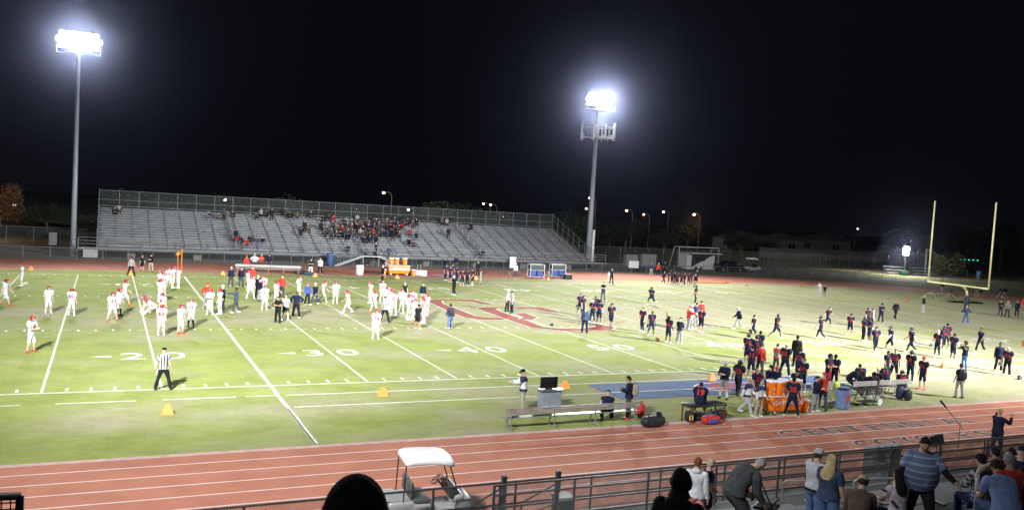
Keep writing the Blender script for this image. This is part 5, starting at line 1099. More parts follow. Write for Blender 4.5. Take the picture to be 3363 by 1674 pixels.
# massage table
q0, q1 = at(*px('C', 1720, 1015)), at(*px('C', 1985, 975)); cx, cy = (q0[0]+q1[0])/2, (q0[1]+q1[1])/2+.32; e = empty('massage_table', (cx, cy, .012), R(3), 'black padded treatment table with wooden red legs at the track edge', 'table')
MB().rbox((0, 0, .74), (2.0, .72, .1), .04, seg=3).obj('padded_top', mat('black_vinyl', (.015, .015, .017), .3), e, True)
for sx in (-1, 1):
    for sy in (-1, 1): MB().rbox((sx*.92, sy*.3, .35), (.06, .05, .7), .008, seg=1).obj('leg', mat('red_wood', (.2, .02, .015), .5), e)
    MB().path([(sx*.9, -.3, .62), (sx*.25, -.3, .42), (sx*.1, -.3, .68)], .015).path([(sx*.9, .3, .62), (sx*.25, .3, .42), (sx*.1, .3, .68)], .015).obj('brace', blackp, e)
b = person((cx-.15, cy+.12, .86-.5), face((cx, cy), 178), 'sit_lean', HNO+' undersleeve:black numb19:red', 'player in navy with number 19 seated on the treatment table, back to the camera', 1.86, 1.08, None, 2); b.location.z = .80-.44
bag('duffel_bag', (cx+.02, cy-.5, .012), (.95, .42, .36), rnyl, 'red duffel bag in front of the treatment table', .05, mat('blue_nylon', (.05, .08, .4), .6))
bag('backpack', (cx-.72, cy+.02, .012), (.4, .32, .5), nyl, 'black backpack with a yellow patch under the left of the treatment table', 0, M['cloth_yellow'] if 'cloth_yellow' in M else pm('yellow'), 'backpack')
bag('duffel_bag', (cx+.95, cy+.1, .012), (.8, .4, .42), nyl, 'black bag at the right end of the treatment table', .2)
bag('duffel_bag', (cx-.2, cy+.1, .012), (.7, .35, .35), nyl, 'black bag under the middle of the treatment table', -.1)
# orange drinks cart
def drinks_cart(x, y, rz, lab, s=1., jugs=4, text=True):
    e = empty('drinks_cart', (x, y, .012), rz, lab, 'cart'); e.scale = (s,)*3
    MB().rbox((0, 0, .5), (1.95, .8, .66), .06, seg=3, taper=.9).obj('tub', orangep, e, True); MB().rbox((0, 0, .86), (2.02, .86, .07), .03).obj('rim_lid', mat('pale_orange', (.78, .6, .5), .4), e, True)
    if text:
        t = text_mb('GATORADE', .2, 0, .006, 1.25); t.v = [(a, -.421-.0, .58+b) for a, b, _ in t.v]; t.obj('lettering', whitep, e)
    for sx in (-1, 1):
        for sy in (-1, 1):
            w = MB().lathe((sx*.72, sy*.3-.03, .12), [(.09, 0), (.12, .01), (.12, .06), (.09, .07)], 14, axis=(0, 1, 0)).obj('wheel', rubber, e, True); MB().lathe((sx*.72, sy*.3-.04, .12), [(.06, 0), (.06, .09)], 10, axis=(0, 1, 0)).obj('rim', whitep, w)
    return e
def jug(x, y, z, lab, s=1., i=0):
    e = empty('drink_cooler', (x, y, z), .3*i, lab, 'cooler', None); e.scale = (s,)*3
    MB().lathe((0, 0, 0), [(.19, 0), (.2, .02), (.22, .3), (.24, .55), (.24, .6)], 18).obj('cooler_body', orangep, e, True); MB().lathe((0, 0, .6), [(.25, 0), (.255, .03), (.24, .06), (.1, .08)], 18).obj('cooler_lid', whitep, e, True)
    MB().box((0, -.215, .09), (.05, .06, .06)).obj('tap', whitep, e); t = MB(); t.prism([(-.04, 0), (.02, 0), (0, .09), (.05, .09), (-.03, .24), (-.01, .13), (-.05, .13)], 0, .006); t.v = [(a, -.232-c+.0, .22+b) for a, b, c in t.v]; t.obj('bolt_mark', whitep, e); return e
q0, q1 = at(*px('D', 430, 935)), at(*px('D', 660, 920)); gx, gy = (q0[0]+q1[0])/2+.12, (q0[1]+q1[1])/2+.35
drinks_cart(gx, gy, R(2), 'orange wheeled drinks tub at the near track edge')
for i, (dx, dy, w_) in enumerate(((-.78, -.1, 'leftmost of the orange coolers on the near drinks cart'), (-.42, -.22, 'second orange cooler from left on the near drinks cart, in front'), (.1, .1, 'third orange cooler from left on the near drinks cart'), (.72, .0, 'rightmost orange cooler on the near drinks cart'))): jug(gx+dx, gy+dy, .91, w_, 1., i)
jug(gx+1.28, gy-.1, .012, 'orange cooler standing on the ground at the right end of the near drinks cart', .9, 1)
# litter barrel, wheeled table
q = at(*px('D', 1070, 885)); e = empty('litter_barrel', (q[0], q[1]+.3, .012), 0, 'blue wrapped litter barrel with red print at the near track edge', 'bin')
MB().lathe((0, 0, 0), [(.3, 0), (.33, .05), (.34, .85), (.36, .88), (.36, .9), (.3, .9)], 20).obj('barrel', mat('barrel_blue', (.2, .28, .55), .6, 0, .15, 4.), e, True); MB().lathe((0, 0, .9), [(.3, 0), (.31, .05), (.2, .07)], 16).obj('liner', nyl, e, True)
t = MB(); t.box((-.03, -.345, .5), (.28, .012, .05), ry=.5); t.box((-.03, -.347, .5), (.05, .012, .42), ry=.1); t.box((.08, -.343, .6), (.05, .012, .25), ry=-.3); t.obj('print', pm('red'), e)
q = at(*px('D', 1270, 860)); e = empty('folding_cart', (q[0], q[1]+.3, .012), R(4), 'dark folding utility table on wheels right of the blue barrel', 'cart')
MB().rbox((0, 0, .82), (1.7, .6, .04), .01).obj('table_top', dsteel, e); MB().box((.1, 0, .2), (1.1, .5, .03)).obj('shelf', dsteel, e)
for sx in (-1, 1): MB().path([(sx*.4-.2, -.25, .06), (sx*.4+.1, -.25, .8)], .02).path([(sx*.4-.2, .25, .06), (sx*.4+.1, .25, .8)], .02).obj('leg', dsteel, e)
MB().lathe((.75, -.25, .17), [(.17, 0), (.17, .04)], 16, axis=(0, 1, 0)).obj('wheel', whitep, e)
q = at(*px('D', 1605, 812)); bag('backpack', (q[0], q[1]+.15, .012), (.45, .3, .55), nyl, 'black backpack on the grass right of the benches', .2, None, 'backpack')
q = at(*px('D', 1530, 800)); bag('backpack', (q[0], q[1]+.1, .012), (.5, .35, .7), mat('navy_nylon', (.02, .03, .07), .6, bump=.3), 'navy backpack leaning at the right end of the benches', .2, None, 'backpack')
q = at(*px('D', 1000, 790)); tag(MB().ell((0, 0, .17), (.2, .14, .17), 12, 8, pw=.7).obj('towel', pm('yellow'), loc=(q[0], q[1]+.2, .5), smooth=True), 'bright yellow cloth on the bench left of the blue barrel', 'cloth')
# backpacks on people
for lab, m in (('person with a black backpack and grey trousers at the track edge', nyl), ('man in navy wearing a camouflage backpack behind the near bench', mat('camouflage', (.4, .34, .25), .8, 0, .3, 9., (.12, .1, .07))), ('man in blue top and jeans with a camera bag, alone left of the red emblem', nyl)):
    o = PEOPLE[lab]; a = o.rotation_euler.z; p_ = o.location; bg_ = bag('backpack', (p_.x-.26*math.cos(a), p_.y-.26*math.sin(a), 1.02), (.26, .36, .52), m, 'backpack worn by the '+{nyl: 'person in grey trousers at the track edge', M['camouflage']: 'man behind the slatted bench, camouflage pattern'}.get(m, '') if 'jeans' not in lab else 'small black bag on the back of the man in jeans beside the emblem', a, None, 'backpack')
# blue sideline mat with lettering
q = [at(*px('C', 800, 685)), at(*px('D', 790, 590)), at(*px('D', 1060, 690)), at(*px('C', 1090, 812))]
x0, x1 = -7.6, 7.6; t = MB(); t.box((0, -3.95, .02), (15.2, 3.2, .016)); t.obj('sideline_mat', mat('mat_blue_light', (.075, .12, .24), .8, 0, .12, .8, (.06, .1, .19)), loc=(0, 0, 0)); tag(bpy.data.objects['sideline_mat'], 'long blue ground mat in front of the home benches', 'mat')
mm_ = bpy.data.objects['sideline_mat']; t = MB(); t.box((0, -4.15, .0295), (14.8, .1, .002)); t.obj('stripe', paint, mm_)
t = MB(); pts = [(2.1*math.cos(a)*1., -3.95+.95*math.sin(a)) for a in np.linspace(0, 6.2832, 40)]; t.ribbon(pts, .1, .0325, 0); t.ribbon([(x*.93, -3.95+(y+3.95)*.85) for x, y in pts], .12, .0325, 1)
text_mb('SC', 1.0, .034, .03, 1.5, .1, -3.95, mb=t, mi=1); t.obj('oval_logo', [whitep, pm('red')], mm_)
# yard markers
def marker(col, s=1.):
    e = empty('yard_marker', (0, 0, 0)); e.scale = (.8,)*3; t = MB(); 
    t.add([(-.3, -.18, 0), (.3, -.18, 0), (.3, .18, 0), (-.3, .18, 0), (-.11, -.03, .48), (.11, -.03, .48), (.11, .03, .48), (-.11, .03, .48)], [(0, 1, 5, 4), (1, 2, 6, 5), (2, 3, 7, 6), (3, 0, 4, 7), (4, 5, 6, 7), (3, 2, 1, 0)]); t.obj('wedge', mat('marker_orange', (.8, .27, .06), .5, 0, .04, 5.), e)
    return e
mk0 = {}
def yard_marker(n_, q, side, lab):
    e = marker(0); e.location = (q[0], q[1], .012); tag(e, lab, 'marker', None); e.rotation_euler.z = 0 if side == 'near' else 0
    t = text_mb(str(n_), .2, 0, .006, .9) if n_ else MB()
    t.v = [(a, -.18+.15*(.22+b)/.48-.006, .2+b) for a, b, _ in t.v]; t.obj('digits', mat('marker_red', (.3, .04, .02), .6), e)
for n_, (tl, x, y), lab in ((20, ('A', 1407, 921), 'orange yard marker wedge reading 20, leftmost in front of the near sideline'), (30, ('B', 1173, 768), 'orange yard marker wedge reading 30 on the near sideline strip'), (40, ('C', 655, 706), 'orange yard marker wedge reading 40 behind the black screen'), (50, ('C', 1890, 641), 'orange yard marker wedge on the left part of the blue mat'), (40, ('D', 1012, 583), 'orange yard marker wedge at the right end of the blue mat'), (30, ('D', 1885, 534), 'orange yard marker wedge alone near the right sideline')):
    yard_marker(n_, at(*px(tl, x, y)), 'near', lab)
for i, (tl, x, y) in enumerate((('I', 262, 866), ('I', 1098, 908), ('I', 1877, 905), ('J', 602, 920), ('J', 1292, 934), ('J', 1955, 942), ('K', 512, 950), ('K', 2005, 974))):
    yard_marker((10, 20, 30, 40, 50, 40, 30, 10)[i], at(*px(tl, x, y)), 'far', ['orange yard marker at the far sideline near the left edge', 'orange yard marker behind the far official', 'orange yard marker left of the two navy coaches on the far sideline', 'orange yard marker right of the white far bench', 'orange yard marker in front of the far orange drinks cart', 'orange yard marker behind the navy players by the far sideline', 'orange yard marker between the blue water carts', 'orange yard marker right of the row of young players'][i])
for i, (tl, x, y) in enumerate((('L', 230, 998), ('L', 680, 1003), ('L', 1573, 1128), ('D', 2560, 350))):
    q = at(*px(tl, x, y)); e = empty('pylon', (q[0], q[1], .012), 0, ['orange pylon left of the orange marker on the far goal line', 'orange pylon left of the person in white at the far end line corner', 'orange pylon left of the goal post at the end line', 'orange pylon at the right edge'][i], 'pylon'); MB().rbox((0, 0, .23), (.14, .14, .46), .01, seg=1).obj('pylon_body', pm('orange'), e); MB().box((0, 0, .01), (.2, .2, .02)).obj('pylon_base', blackp, e)
# down markers
for (tl, x, y), hh, lab in ((('I', 1525, 895), 2.6, 'tall orange down marker pole at the far 25 line'), (('I', 1495, 885), 1.9, 'shorter orange marker with a diamond head left of the tall orange pole')):
    q = at(*px(tl, x, y)); e = empty('down_marker', (q[0], q[1], .012), 0, lab, 'marker'); MB().tube((0, 0, 0), (0, 0, hh), .045 if hh > 2 else .03, 8).obj('pole', pm('orange'), e); MB().box((0, 0, hh), (.3, .04, .4), ry=.78).obj('head', pm('orange') if hh < 2 else blackp, e)
# ------------------------------------------------------------------ goal post
e = empty('goal_post', (54.9+1.6, 25.0, 0), 0, 'yellow goal post with a dark padded base', 'goal post'); yl = mat('goal_yellow', (.8, .7, .36), .45, 0, .05, 1.)
MB().path([(0, 0, .0), (0, 0, 1.9), (-.15, 0, 2.35), (-.6, 0, 2.75), (-1.2, 0, 2.9), (-1.6, 0, 2.95)], .12, 12).obj('gooseneck', yl, e, True); MB().tube((-1.6, -3.6, 2.95), (-1.6, 3.85, 2.95), .1, 12).obj('crossbar', yl, e, True)
for yy in (-3.6, 3.85): MB().tube((-1.6, yy, 2.95), (-1.6, yy, 12.1), .08, 10).obj('upright', yl, e, True)
MB().lathe((0, 0, .02), [(.22, 0), (.25, .03), (.25, 1.75), (.2, 1.8)], 16).obj('pad', mat('pad_navy', (.03, .035, .07), .5, 0, .2, 3.), e, True)
# ------------------------------------------------------------------ helmets on ground and in hands, ball
def loose_helmet(loc, rz, lab, c='navy', r_=(0, 0)):
    V, fs, _, mi = piece('helmet'); V = V-np.array([0, 0, 1.56]); me = bpy.data.meshes.new('helmet'); me.from_pydata(V.tolist(), [], fs); me.materials.append(pm(c, 'gloss')); me.materials.append(pm('white', 'gloss')); me.polygons.foreach_set('material_index', mi); me.polygons.foreach_set('use_smooth', [True]*len(fs))
    o = bpy.data.objects.new('helmet', me); COL.objects.link(o); o.location = loc; o.rotation_euler = (r_[0], r_[1], rz); tag(o, lab, 'helmet'); V, fs, _ = piece('facemask'); me = bpy.data.meshes.new('facemask'); me.from_pydata((V-np.array([0, 0, 1.56])).tolist(), [], fs); me.materials.append(pm('lgrey')); f = bpy.data.objects.new('facemask', me); COL.objects.link(f); f.parent = o; return o
for (tl, x, y), lab in ((('C', 1432, 312), 'dark red helmet lying on the turf left of the long haired player'), (('C', 538, 178), 'dark helmet lying inside the red emblem'), (('D', 2530, 632), 'dark helmet lying on grass at the right edge')):
    q = at(*px(tl, x, y)); loose_helmet((q[0], q[1], .03), rr.uniform(0, 6), lab, 'crimson' if 'red h' in lab else 'navy', (.5, 0))
for o in list(S.objects):
    if o.name.startswith('person') and o.get('label') and 'helmet' in o['label'] and ('hold' in o['label'] or 'in hand' in o['label'] or 'with a helmet' in o['label']):
        hv = o.data.vertices; ids = np.where(DOM == BN.index('handR'))[0]; c = np.mean([o.data.vertices[i].co[:] for i in ids], 0); w = Matrix.LocRotScale(o.location, o.rotation_euler, o.scale) @ Vector(c)
        lb = o['label'].replace('navy uniformed player, ', ''); loose_helmet((w.x, w.y, w.z-.27), o.rotation_euler.z, 'dark helmet held by player '+' '.join(lb.split()[:9]).rstrip(','), 'navy')
for (x_, y_), lab in (((at(*px('K', 1155, 1160))[:2]), 'small pale green object on the turf in midfield'),):
    tag(MB().ell((0, 0, .05), (.13, .08, .06), 10, 6).obj('turf_object', mat('mint_plastic', (.3, .7, .5), .5), loc=(x_, y_, .012)), lab, 'object')
# ------------------------------------------------------------------ far side furniture
q0, q1 = at(*px('I', 2020, 884)), at(*px('J', 488, 902)); bench('far_bench', q1[0], q1[1]+.5, 6.7, math.pi+math.atan2(q1[1]-q0[1], q1[0]-q0[0])*.8, 'long white bench on the far track behind the visiting coaches', None, True, 5, mat('bench_white', (.42, .41, .38), .5))
drinks_cart(.35, 54.4, R(0), 'orange wheeled drinks tub on the far track', 1.3)
for i, dx in enumerate((-.85, -.2, .75)): jug(.35+dx, 54.45, 1.19, ['leftmost cooler on the far orange tub', 'middle cooler on the far orange tub', 'rightmost cooler on the far orange tub'][i], 1.2, i)
for i, dx in enumerate((-1.75, 1.7)): jug(.35+dx, 54.0, .012, ['orange cooler on the ground left of the far orange tub', 'orange cooler on the ground right of the far orange tub'][i], 1.1, i)
e = empty('ice_chest', (3.0, 54.2, .012), 0, 'white ice chest with pull handle right of the far orange cart', 'cooler'); MB().rbox((0, 0, .3), (1.3, .6, .52), .05).obj('chest', whitep, e); MB().rbox((0, 0, .6), (1.34, .64, .09), .03).obj('lid', whitep, e); MB().path([(-.3, .3, .5), (-.3, .35, 1.25), (.1, .35, 1.25), (.1, .3, .5)], .025).obj('pull_handle', steel, e)
e = empty('litter_barrel', (-4.9, 65.2, .012), 0, 'blue litter barrel in front of the far bleacher stairs', 'bin'); MB().lathe((0, 0, 0), [(.42, 0), (.45, 1.4), (.47, 1.42)], 18).obj('barrel', mat('barrel_mid_blue', (.07, .12, .25), .5), e, True); MB().lathe((0, 0, 1.42), [(.45, 0), (.35, .1)], 16).obj('lid', M['barrel_mid_blue'], e, True)
q = at(*px('J', 975, 905)); e = empty('litter_barrel', (q[0], q[1], .012), 0, 'red and white litter barrel on the far track', 'bin'); MB().lathe((0, 0, 0), [(.42, 0), (.45, .5), (.45, 1.15)], 16).obj('barrel', mat('barrel_pale', (.55, .35, .33), .6, 0, .3, 2., (.6, .6, .62)), e, True); MB().lathe((0, 0, 1.15), [(.46, 0), (.42, .1)], 16).obj('lid', dsteel, e, True)
for i, (x, y) in enumerate(((17.9, 54.4), (21.4, 55.4))):
    e = empty('water_cart', (x, y, .012), 0, 'silver framed cart holding blue tanks on the far track, %s of two' % ('left' if i == 0 else 'right'), 'cart', None)
    t = MB(); 
    for sx in (-1, 1):
        for sy in (-1, 1): t.tube((sx*.95, sy*.4, .15), (sx*.95, sy*.4, 1.75), .05)
    for z in (.2, 1.0, 1.7):
        for sy in (-1, 1): t.tube((-.95, sy*.4, z), (.95, sy*.4, z), .05)
        for sx in (-1, 1): t.tube((sx*.95, -.4, z), (sx*.95, .4, z), .05)
    t.obj('frame', mat('bright_steel', (.6, .6, .62), .35, .6), e)
    for sx in (-1, 1): MB().rbox((sx*.45, 0, .62), (.75, .6, .72), .06).obj('tank', mat('tank_blue', (.03, .06, .22), .4), e)
    MB().rbox((0, 0, 1.35), (1.8, .7, .5), .04).obj('canopy_box', dsteel, e)
    for sx in (-1, 1): MB().lathe((sx*.7, -.35, .13), [(.13, 0), (.13, .06)], 12, axis=(0, 1, 0)).obj('wheel', rubber, e)
for i, (x, y, hd) in enumerate(((19.3, 56.5, 20), (20.1, 56.5, -20), (23.0, 56.8, 20))):
    person((x, y, .012), face((x, y), hd), 'sit', 'hoodie:black trousers:black shoes:white hair:hblack', '%s person in black seated on the far bench by the blue water carts' % ('left', 'middle', 'right')[i], 1.78)
bench('far_bench', 23.6, 56.6, 8.5, math.pi, 'low far bench behind the blue water carts', None, False, 4, galv)
e = empty('equipment_box', (21.9+.3, 54.0, .012), 0, 'black equipment box with a pale lid right of the blue water carts', 'box'); MB().rbox((0, 0, .3), (.95, .5, .55), .03).obj('box_body', blackp, e); MB().rbox((0, 0, .6), (1., .55, .07), .02).obj('box_lid', mat('box_lid', (.3, .3, .3), .5), e)
t = MB(); 
q = at(*px('J', 1640, 912)); t.rbox((0, 0, .06), (3.6, .25, .1), .03, rz=.02); t.rbox((-1.4, .1, .12), (.8, .35, .2), .06); t.obj('sled_bag', mat('striped_bag', (.1, .1, .4), .7, 0, .3, 1.2, (.45, .05, .05)), loc=(q[0], q[1], .012)); tag(bpy.data.objects['sled_bag'], 'long red and blue pad lying at the far track edge', 'pad')
q = at(*px('J', 470, 895)); bag('duffel_bag', (q[0], q[1], .012), (1.2, .5, .4), nyl, 'dark bag under the right end of the white far bench', 0)
q = at(*px('J', 540, 905)); bag('duffel_bag', (q[0], q[1], .012), (1.1, .5, .35), mat('navy_nylon', (.02, .03, .07), .6), 'dark navy bag just right of the white far bench', 0)
q = at(*px('K', 1870, 972)); tag(MB().rbox((0, 0, .05), (6.5, .5, .09), .03).obj('orange_pad', pm('orange'), loc=(q[0], q[1], .012), rz=.02), 'long flat orange pad on the grass right of the young players', 'pad')
# sign boards
for (tl, x, y), w_, h_, lab in ((('K', 1228, 872), 1.7, 1.0, 'white notice board on two dark posts by the far fence'), (('I', 443, 700), .9, 1.6, 'small pale notice on the tall fence left of the far light pole'), (('K', 212, 838), .9, 1.5, 'white notice on the low far fence left of the water carts')):
    q = at(*px(tl, x, y), y=66.05 if tl != 'I' or x > 500 else 83.8); e = empty('notice_board', (q[0], q[1]-.06, 0), 0, lab, 'sign'); MB().box((0, 0, 1.2 if w_ > 1 else 1.0), (w_, .05, h_)).obj('panel', mat('notice_white', (.6, .6, .6), .6), e)
    for sx in (-1, 1): MB().tube((sx*w_*.52, .05, 0), (sx*w_*.52, .05, 1.9), .05).obj('post', dsteel, e)
# trailer, pickup, soccer goal, cabinets, second golf cart
e = empty('box_trailer', (56.2, 73.2, 0), R(2), 'white concession trailer with a dark diagonal graphic', 'trailer'); MB().rbox((0, 0, 1.5), (5.6, 2.3, 2.5), .06).obj('body', mat('trailer_white', (.42, .42, .42), .4), e); MB().box((0, -1.25, 2.9), (6., 3., .1)).obj('canopy', mat('canopy_white', (.5, .5, .5), .5), e)
t = MB(); t.prism([(-1.9, .6), (2.3, 2.6), (-1.9, 2.6)], 0, .01); t.v = [(x, -1.156-z_, y) for x, y, z_ in t.v]; t.obj('graphic', mat('graphic_dark', (.03, .03, .05), .5), e); MB().box((-.2, -1.18, 2.0), (2.0, .03, .7)).obj('serving_hatch', mat('hatch_dark', (.02, .02, .03), .3), e)
for sx in (-1, 1): MB().lathe((sx*.5-.4, -1.2, .35), [(.33, 0), (.35, .05), (.35, .2)], 16, axis=(0, 1, 0)).obj('wheel', rubber, e)
MB().path([(-2.8, 0, .5), (-4.1, 0, .45)], .06).obj('hitch', dsteel, e)
e = empty('soccer_goal', (58.2, 75.2, 0), R(4), 'white soccer goal frame standing behind the trailer', 'goal'); w_ = 7.4
t = MB(); 
for sx in (-1, 1): t.path([(sx*w_*.5*1.15, 0, 0), (sx*w_*.5*1.15, 0, 3.6), (sx*w_*.5*1.1, 1.4, 3.6), (sx*w_*.5*1.05, 2.8, 0)], .07)
t.tube((-w_*.575, 0, 3.6), (w_*.575, 0, 3.6), .07); t.tube((-w_*.55, 1.4, 3.6), (w_*.55, 1.4, 3.6), .05); t.obj('goal_frame', mat('goal_white', (.4, .4, .4), .5), e)
def pickup(loc, rz, label):
    e = empty('pickup_truck', loc, rz, label, 'pickup truck'); m = mat('car_dark', (.015, .018, .022), .25, .3, .05)
    t = MB(); t.rbox((0, 0, .75), (5.4, 1.9, .55), .1, seg=3); t.rbox((1.85, 0, 1.0), (1.6, 1.85, .3), .1, seg=3); t.obj('body', m, e, True); t = MB(); t.rbox((.2, 0, 1.42), (2.3, 1.75, .72), .2, seg=3, taper=1.15); t.obj('cabin', m, e, True)
    t = MB(); t.rbox((.2, 0, 1.45), (1.95, 1.83, .42), .1); t.obj('window', mat('car_glass', (.02, .03, .035), .08), e, True)
    t = MB(); t.box((-1.75, -.9, 1.1), (1.8, .08, .3)); t.box((-1.75, .9, 1.1), (1.8, .08, .3)); t.box((-2.65, 0, 1.1), (.08, 1.8, .3)); t.obj('cargo_bed', m, e)
    for x in (-1.7, 1.75):
        for sy in (-1, 1): w = MB().lathe((x, sy*.86-.12, .4), [(.3, 0), (.4, .03), (.4, .2), (.3, .24)], 18, axis=(0, 1, 0)).obj('wheel', rubber, e, True); MB().lathe((x, sy*.98-.01, .4), [(.2, 0), (.2, .02)], 12, axis=(0, 1, 0)).obj('rim', steel, w)
    for sy in (-1, 1): MB().rbox((2.68, sy*.7, .85), (.08, .3, .2), .02).obj('headlight', mat('lamp_glass', (.5, .5, .5), .1), e); MB().rbox((-2.7, sy*.8, .95), (.06, .15, .35), .02).obj('tail_light', mat('tail_red', (.25, .01, .01), .2), e)
    return e
pickup((61.5, 71.8, 0), R(2), 'dark pickup truck parked right of the white trailer')
g2 = golf_cart((66.8, 72.3, 0), R(5), 'dark golf cart with a pale roof at the right of the pickup truck'); g2.scale = (1.3, 1.1, 1.25)
for i, (x, w_, h_) in enumerate(((47.5, 2.2, 1.9), (51.5, 2.8, 2.0))):
    e = empty('utility_cabinet', (x, 79+i, 0), 0, 'grey utility cabinet behind the far fence, %s' % ('smaller left one' if i == 0 else 'larger right one left of the trailer'), 'cabinet'); MB().rbox((0, 0, h_/2), (w_, 1., h_), .04).obj('cabinet_body', mat('cabinet_grey', (.2, .2, .2), .6), e); MB().box((0, -.51, h_/2), (.02, .02, h_*.9)).box((0, 0, h_+.03), (w_+.1, 1.1, .06)).obj('door_trim', dsteel, e)
e = empty('bollard', (46.6, 76, 0), 0, 'pale yellow bollard in front of the grey cabinets', 'bollard'); MB().tube((0, 0, 0), (0, 0, 1.1), .1, 10).obj('post', mat('bollard_paint', (.4, .36, .22), .6), e, True)
# yellow tripod trestles, chair and pads by the goal post
for i, (tl, x, y) in enumerate((('L', 1775, 1110), ('L', 1940, 1125))):
    q = at(*px(tl, x, y)); e = empty('tripod_stand', (q[0], q[1], .012), .3*i, 'yellow legged practice net stand, %s of two left of the goal post' % ('left' if i == 0 else 'right'), 'stand'); 
    for a in (0, 2.1, 4.2): MB().tube((.0, 0, 1.0), (1.3*math.cos(a+.4), 1.3*math.sin(a+.4), 0), .045).obj('leg', mat('stand_yellow', (.5, .42, .06), .5), e)
    MB().tube((0, 0, .9), (0, 0, 3.2), .02).obj('mast', mat('mast_orange', (.18, .06, .02), .5), e)
q = at(*px('L', 1968, 1112)); e = empty('camp_chair', (q[0], q[1], .012), .4, 'blue camp chair left of the goal post', 'chair'); MB().rbox((0, 0, .5), (.8, .7, .1), .04).obj('seat', pm('royal'), e); MB().rbox((0, .35, .95), (.8, .1, .9), .04).obj('backrest', pm('teal'), e)
for sx in (-1, 1): MB().path([(sx*.35, -.3, 0), (sx*.35, .3, .6)], .025).path([(sx*.35, .3, 0), (sx*.35, -.3, .6)], .025).obj('leg', dsteel, e)
q = at(*px('L', 1855, 1072)); tag(MB().rbox((0, 0, .08), (3.6, .9, .15), .05).obj('landing_mat', mat('mat_white', (.5, .5, .55), .6), loc=(q[0], q[1], .012), rz=-.2), 'low white mat on the track left of the goal post', 'mat')
q = at(*px('L', 2065, 1142)); tag(MB().rbox((0, 0, .1), (4.4, .9, .18), .05).obj('folded_pad', nyl, loc=(q[0]+.5, q[1]+.4, .012), rz=-.25), 'dark folded pad on the grass beside the goal post base', 'pad')
# portable flood light beyond the field, with its glare
q = at(*px('L', 1572, 702), x=104); e = empty('portable_floodlight', (q[0], q[1], 0), 0, 'very bright portable floodlight beyond the far end of the track', 'floodlight'); MB().tube((0, 0, 0), (0, 0, q[2]), .09).obj('mast', dsteel, e); MB().rbox((0, .1, .5), (1.6, 1., .8), .05).obj('trailer_box', mat('box_green', (.02, .09, .05), .5), e)
for a_ in (-1, 1):
    for b2 in (-1, 1): hd_ = MB().rbox((a_*.45*.7, a_*.45, q[2]+b2*.42), (.3, .75, .6), .05, rz=math.radians(40)).obj('lamp_head', dsteel, e); MB().ell((a_*.45*.7-.2, a_*.45-.18, q[2]+b2*.42), (.28, .42, .4), 14, 10, rz=math.radians(40)).obj('lamp_lens', lens, hd_, True)
pl = bpy.data.lights.new('portable_beam', 'POINT'); pl.energy = 4500; pl.shadow_soft_size = .6; pl.color = (1, .98, .9); po = bpy.data.objects.new('portable_beam', pl); COL.objects.link(po); po.location = (q[0]-1.2, q[1]-1.0, q[2])
for (tl, x, y), lab in ((('L', 1500, 905), 'small white topped tiered bench on the dirt left of the bright floodlight'), (('L', 1720, 915), 'grey low bleacher frame right of the bright floodlight')):
    q = at(*px(tl, x, y)); e = empty('small_bleacher', (q[0], q[1], 0), R(-20), lab, 'bleacher')
    for k in range(3): MB().box((0, k*.8, .45+.5*k), (4.2, .4, .08)).obj('seat_plank', alum, e)
    MB().path([(-1.9, 0, 0), (-1.9, 0, .4), (-1.9, 1.8, 1.4), (-1.9, 1.8, 0)], .05).path([(1.9, 0, 0), (1.9, 0, .4), (1.9, 1.8, 1.4), (1.9, 1.8, 0)], .05).obj('frame', dsteel, e)
q = at(*px('L', 1832, 945)); 
# low stair bleacher at far right
q = at(*px('L', 2150, 940)); e = empty('press_steps', (q[0]+4, q[1]+6, 0), R(-30), 'dark stepped structure with a pale handrail between the goal posts', 'steps')
t = MB()
for k in range(9): t.box((-k*.9, 0, .35+.42*k), (.9, 3., .08))
t.obj('steps', mat('dim_wood', (.08, .08, .07), .8), e); MB().path([(.5, -1.6, 1.), (-7.5, -1.6, 5.)], .07).path([(.5, -1.6, 0), (.5, -1.6, 1.)], .07).path([(-7.5, -1.6, 0), (-7.5, -1.6, 5.)], .15).obj('handrail', mat('pale_rail', (.35, .35, .3), .6), e)
e = empty('litter_barrel', (q[0]+2.5, q[1]+1, 0), 0, 'blue barrel on the dirt between the goal posts', 'bin'); MB().lathe((0, 0, 0), [(.5, 0), (.5, 1.5)], 12).obj('barrel', M['barrel_mid_blue'], e); MB().lathe((0, 0, 1.5), [(.5, 0), (.35, .1)], 12).obj('lid', dsteel, e)
fence('ballfield_fence', [(86, 90), (112, 92), (121, 88)], 2.3, 3, 'long fence panel behind the dirt infield at far right', wire)
fence('ballfield_fence', [(104, 68), (150, 52)], 1.2, 3.4, 'low fence with posts in front of the dirt between the goal posts', wire)
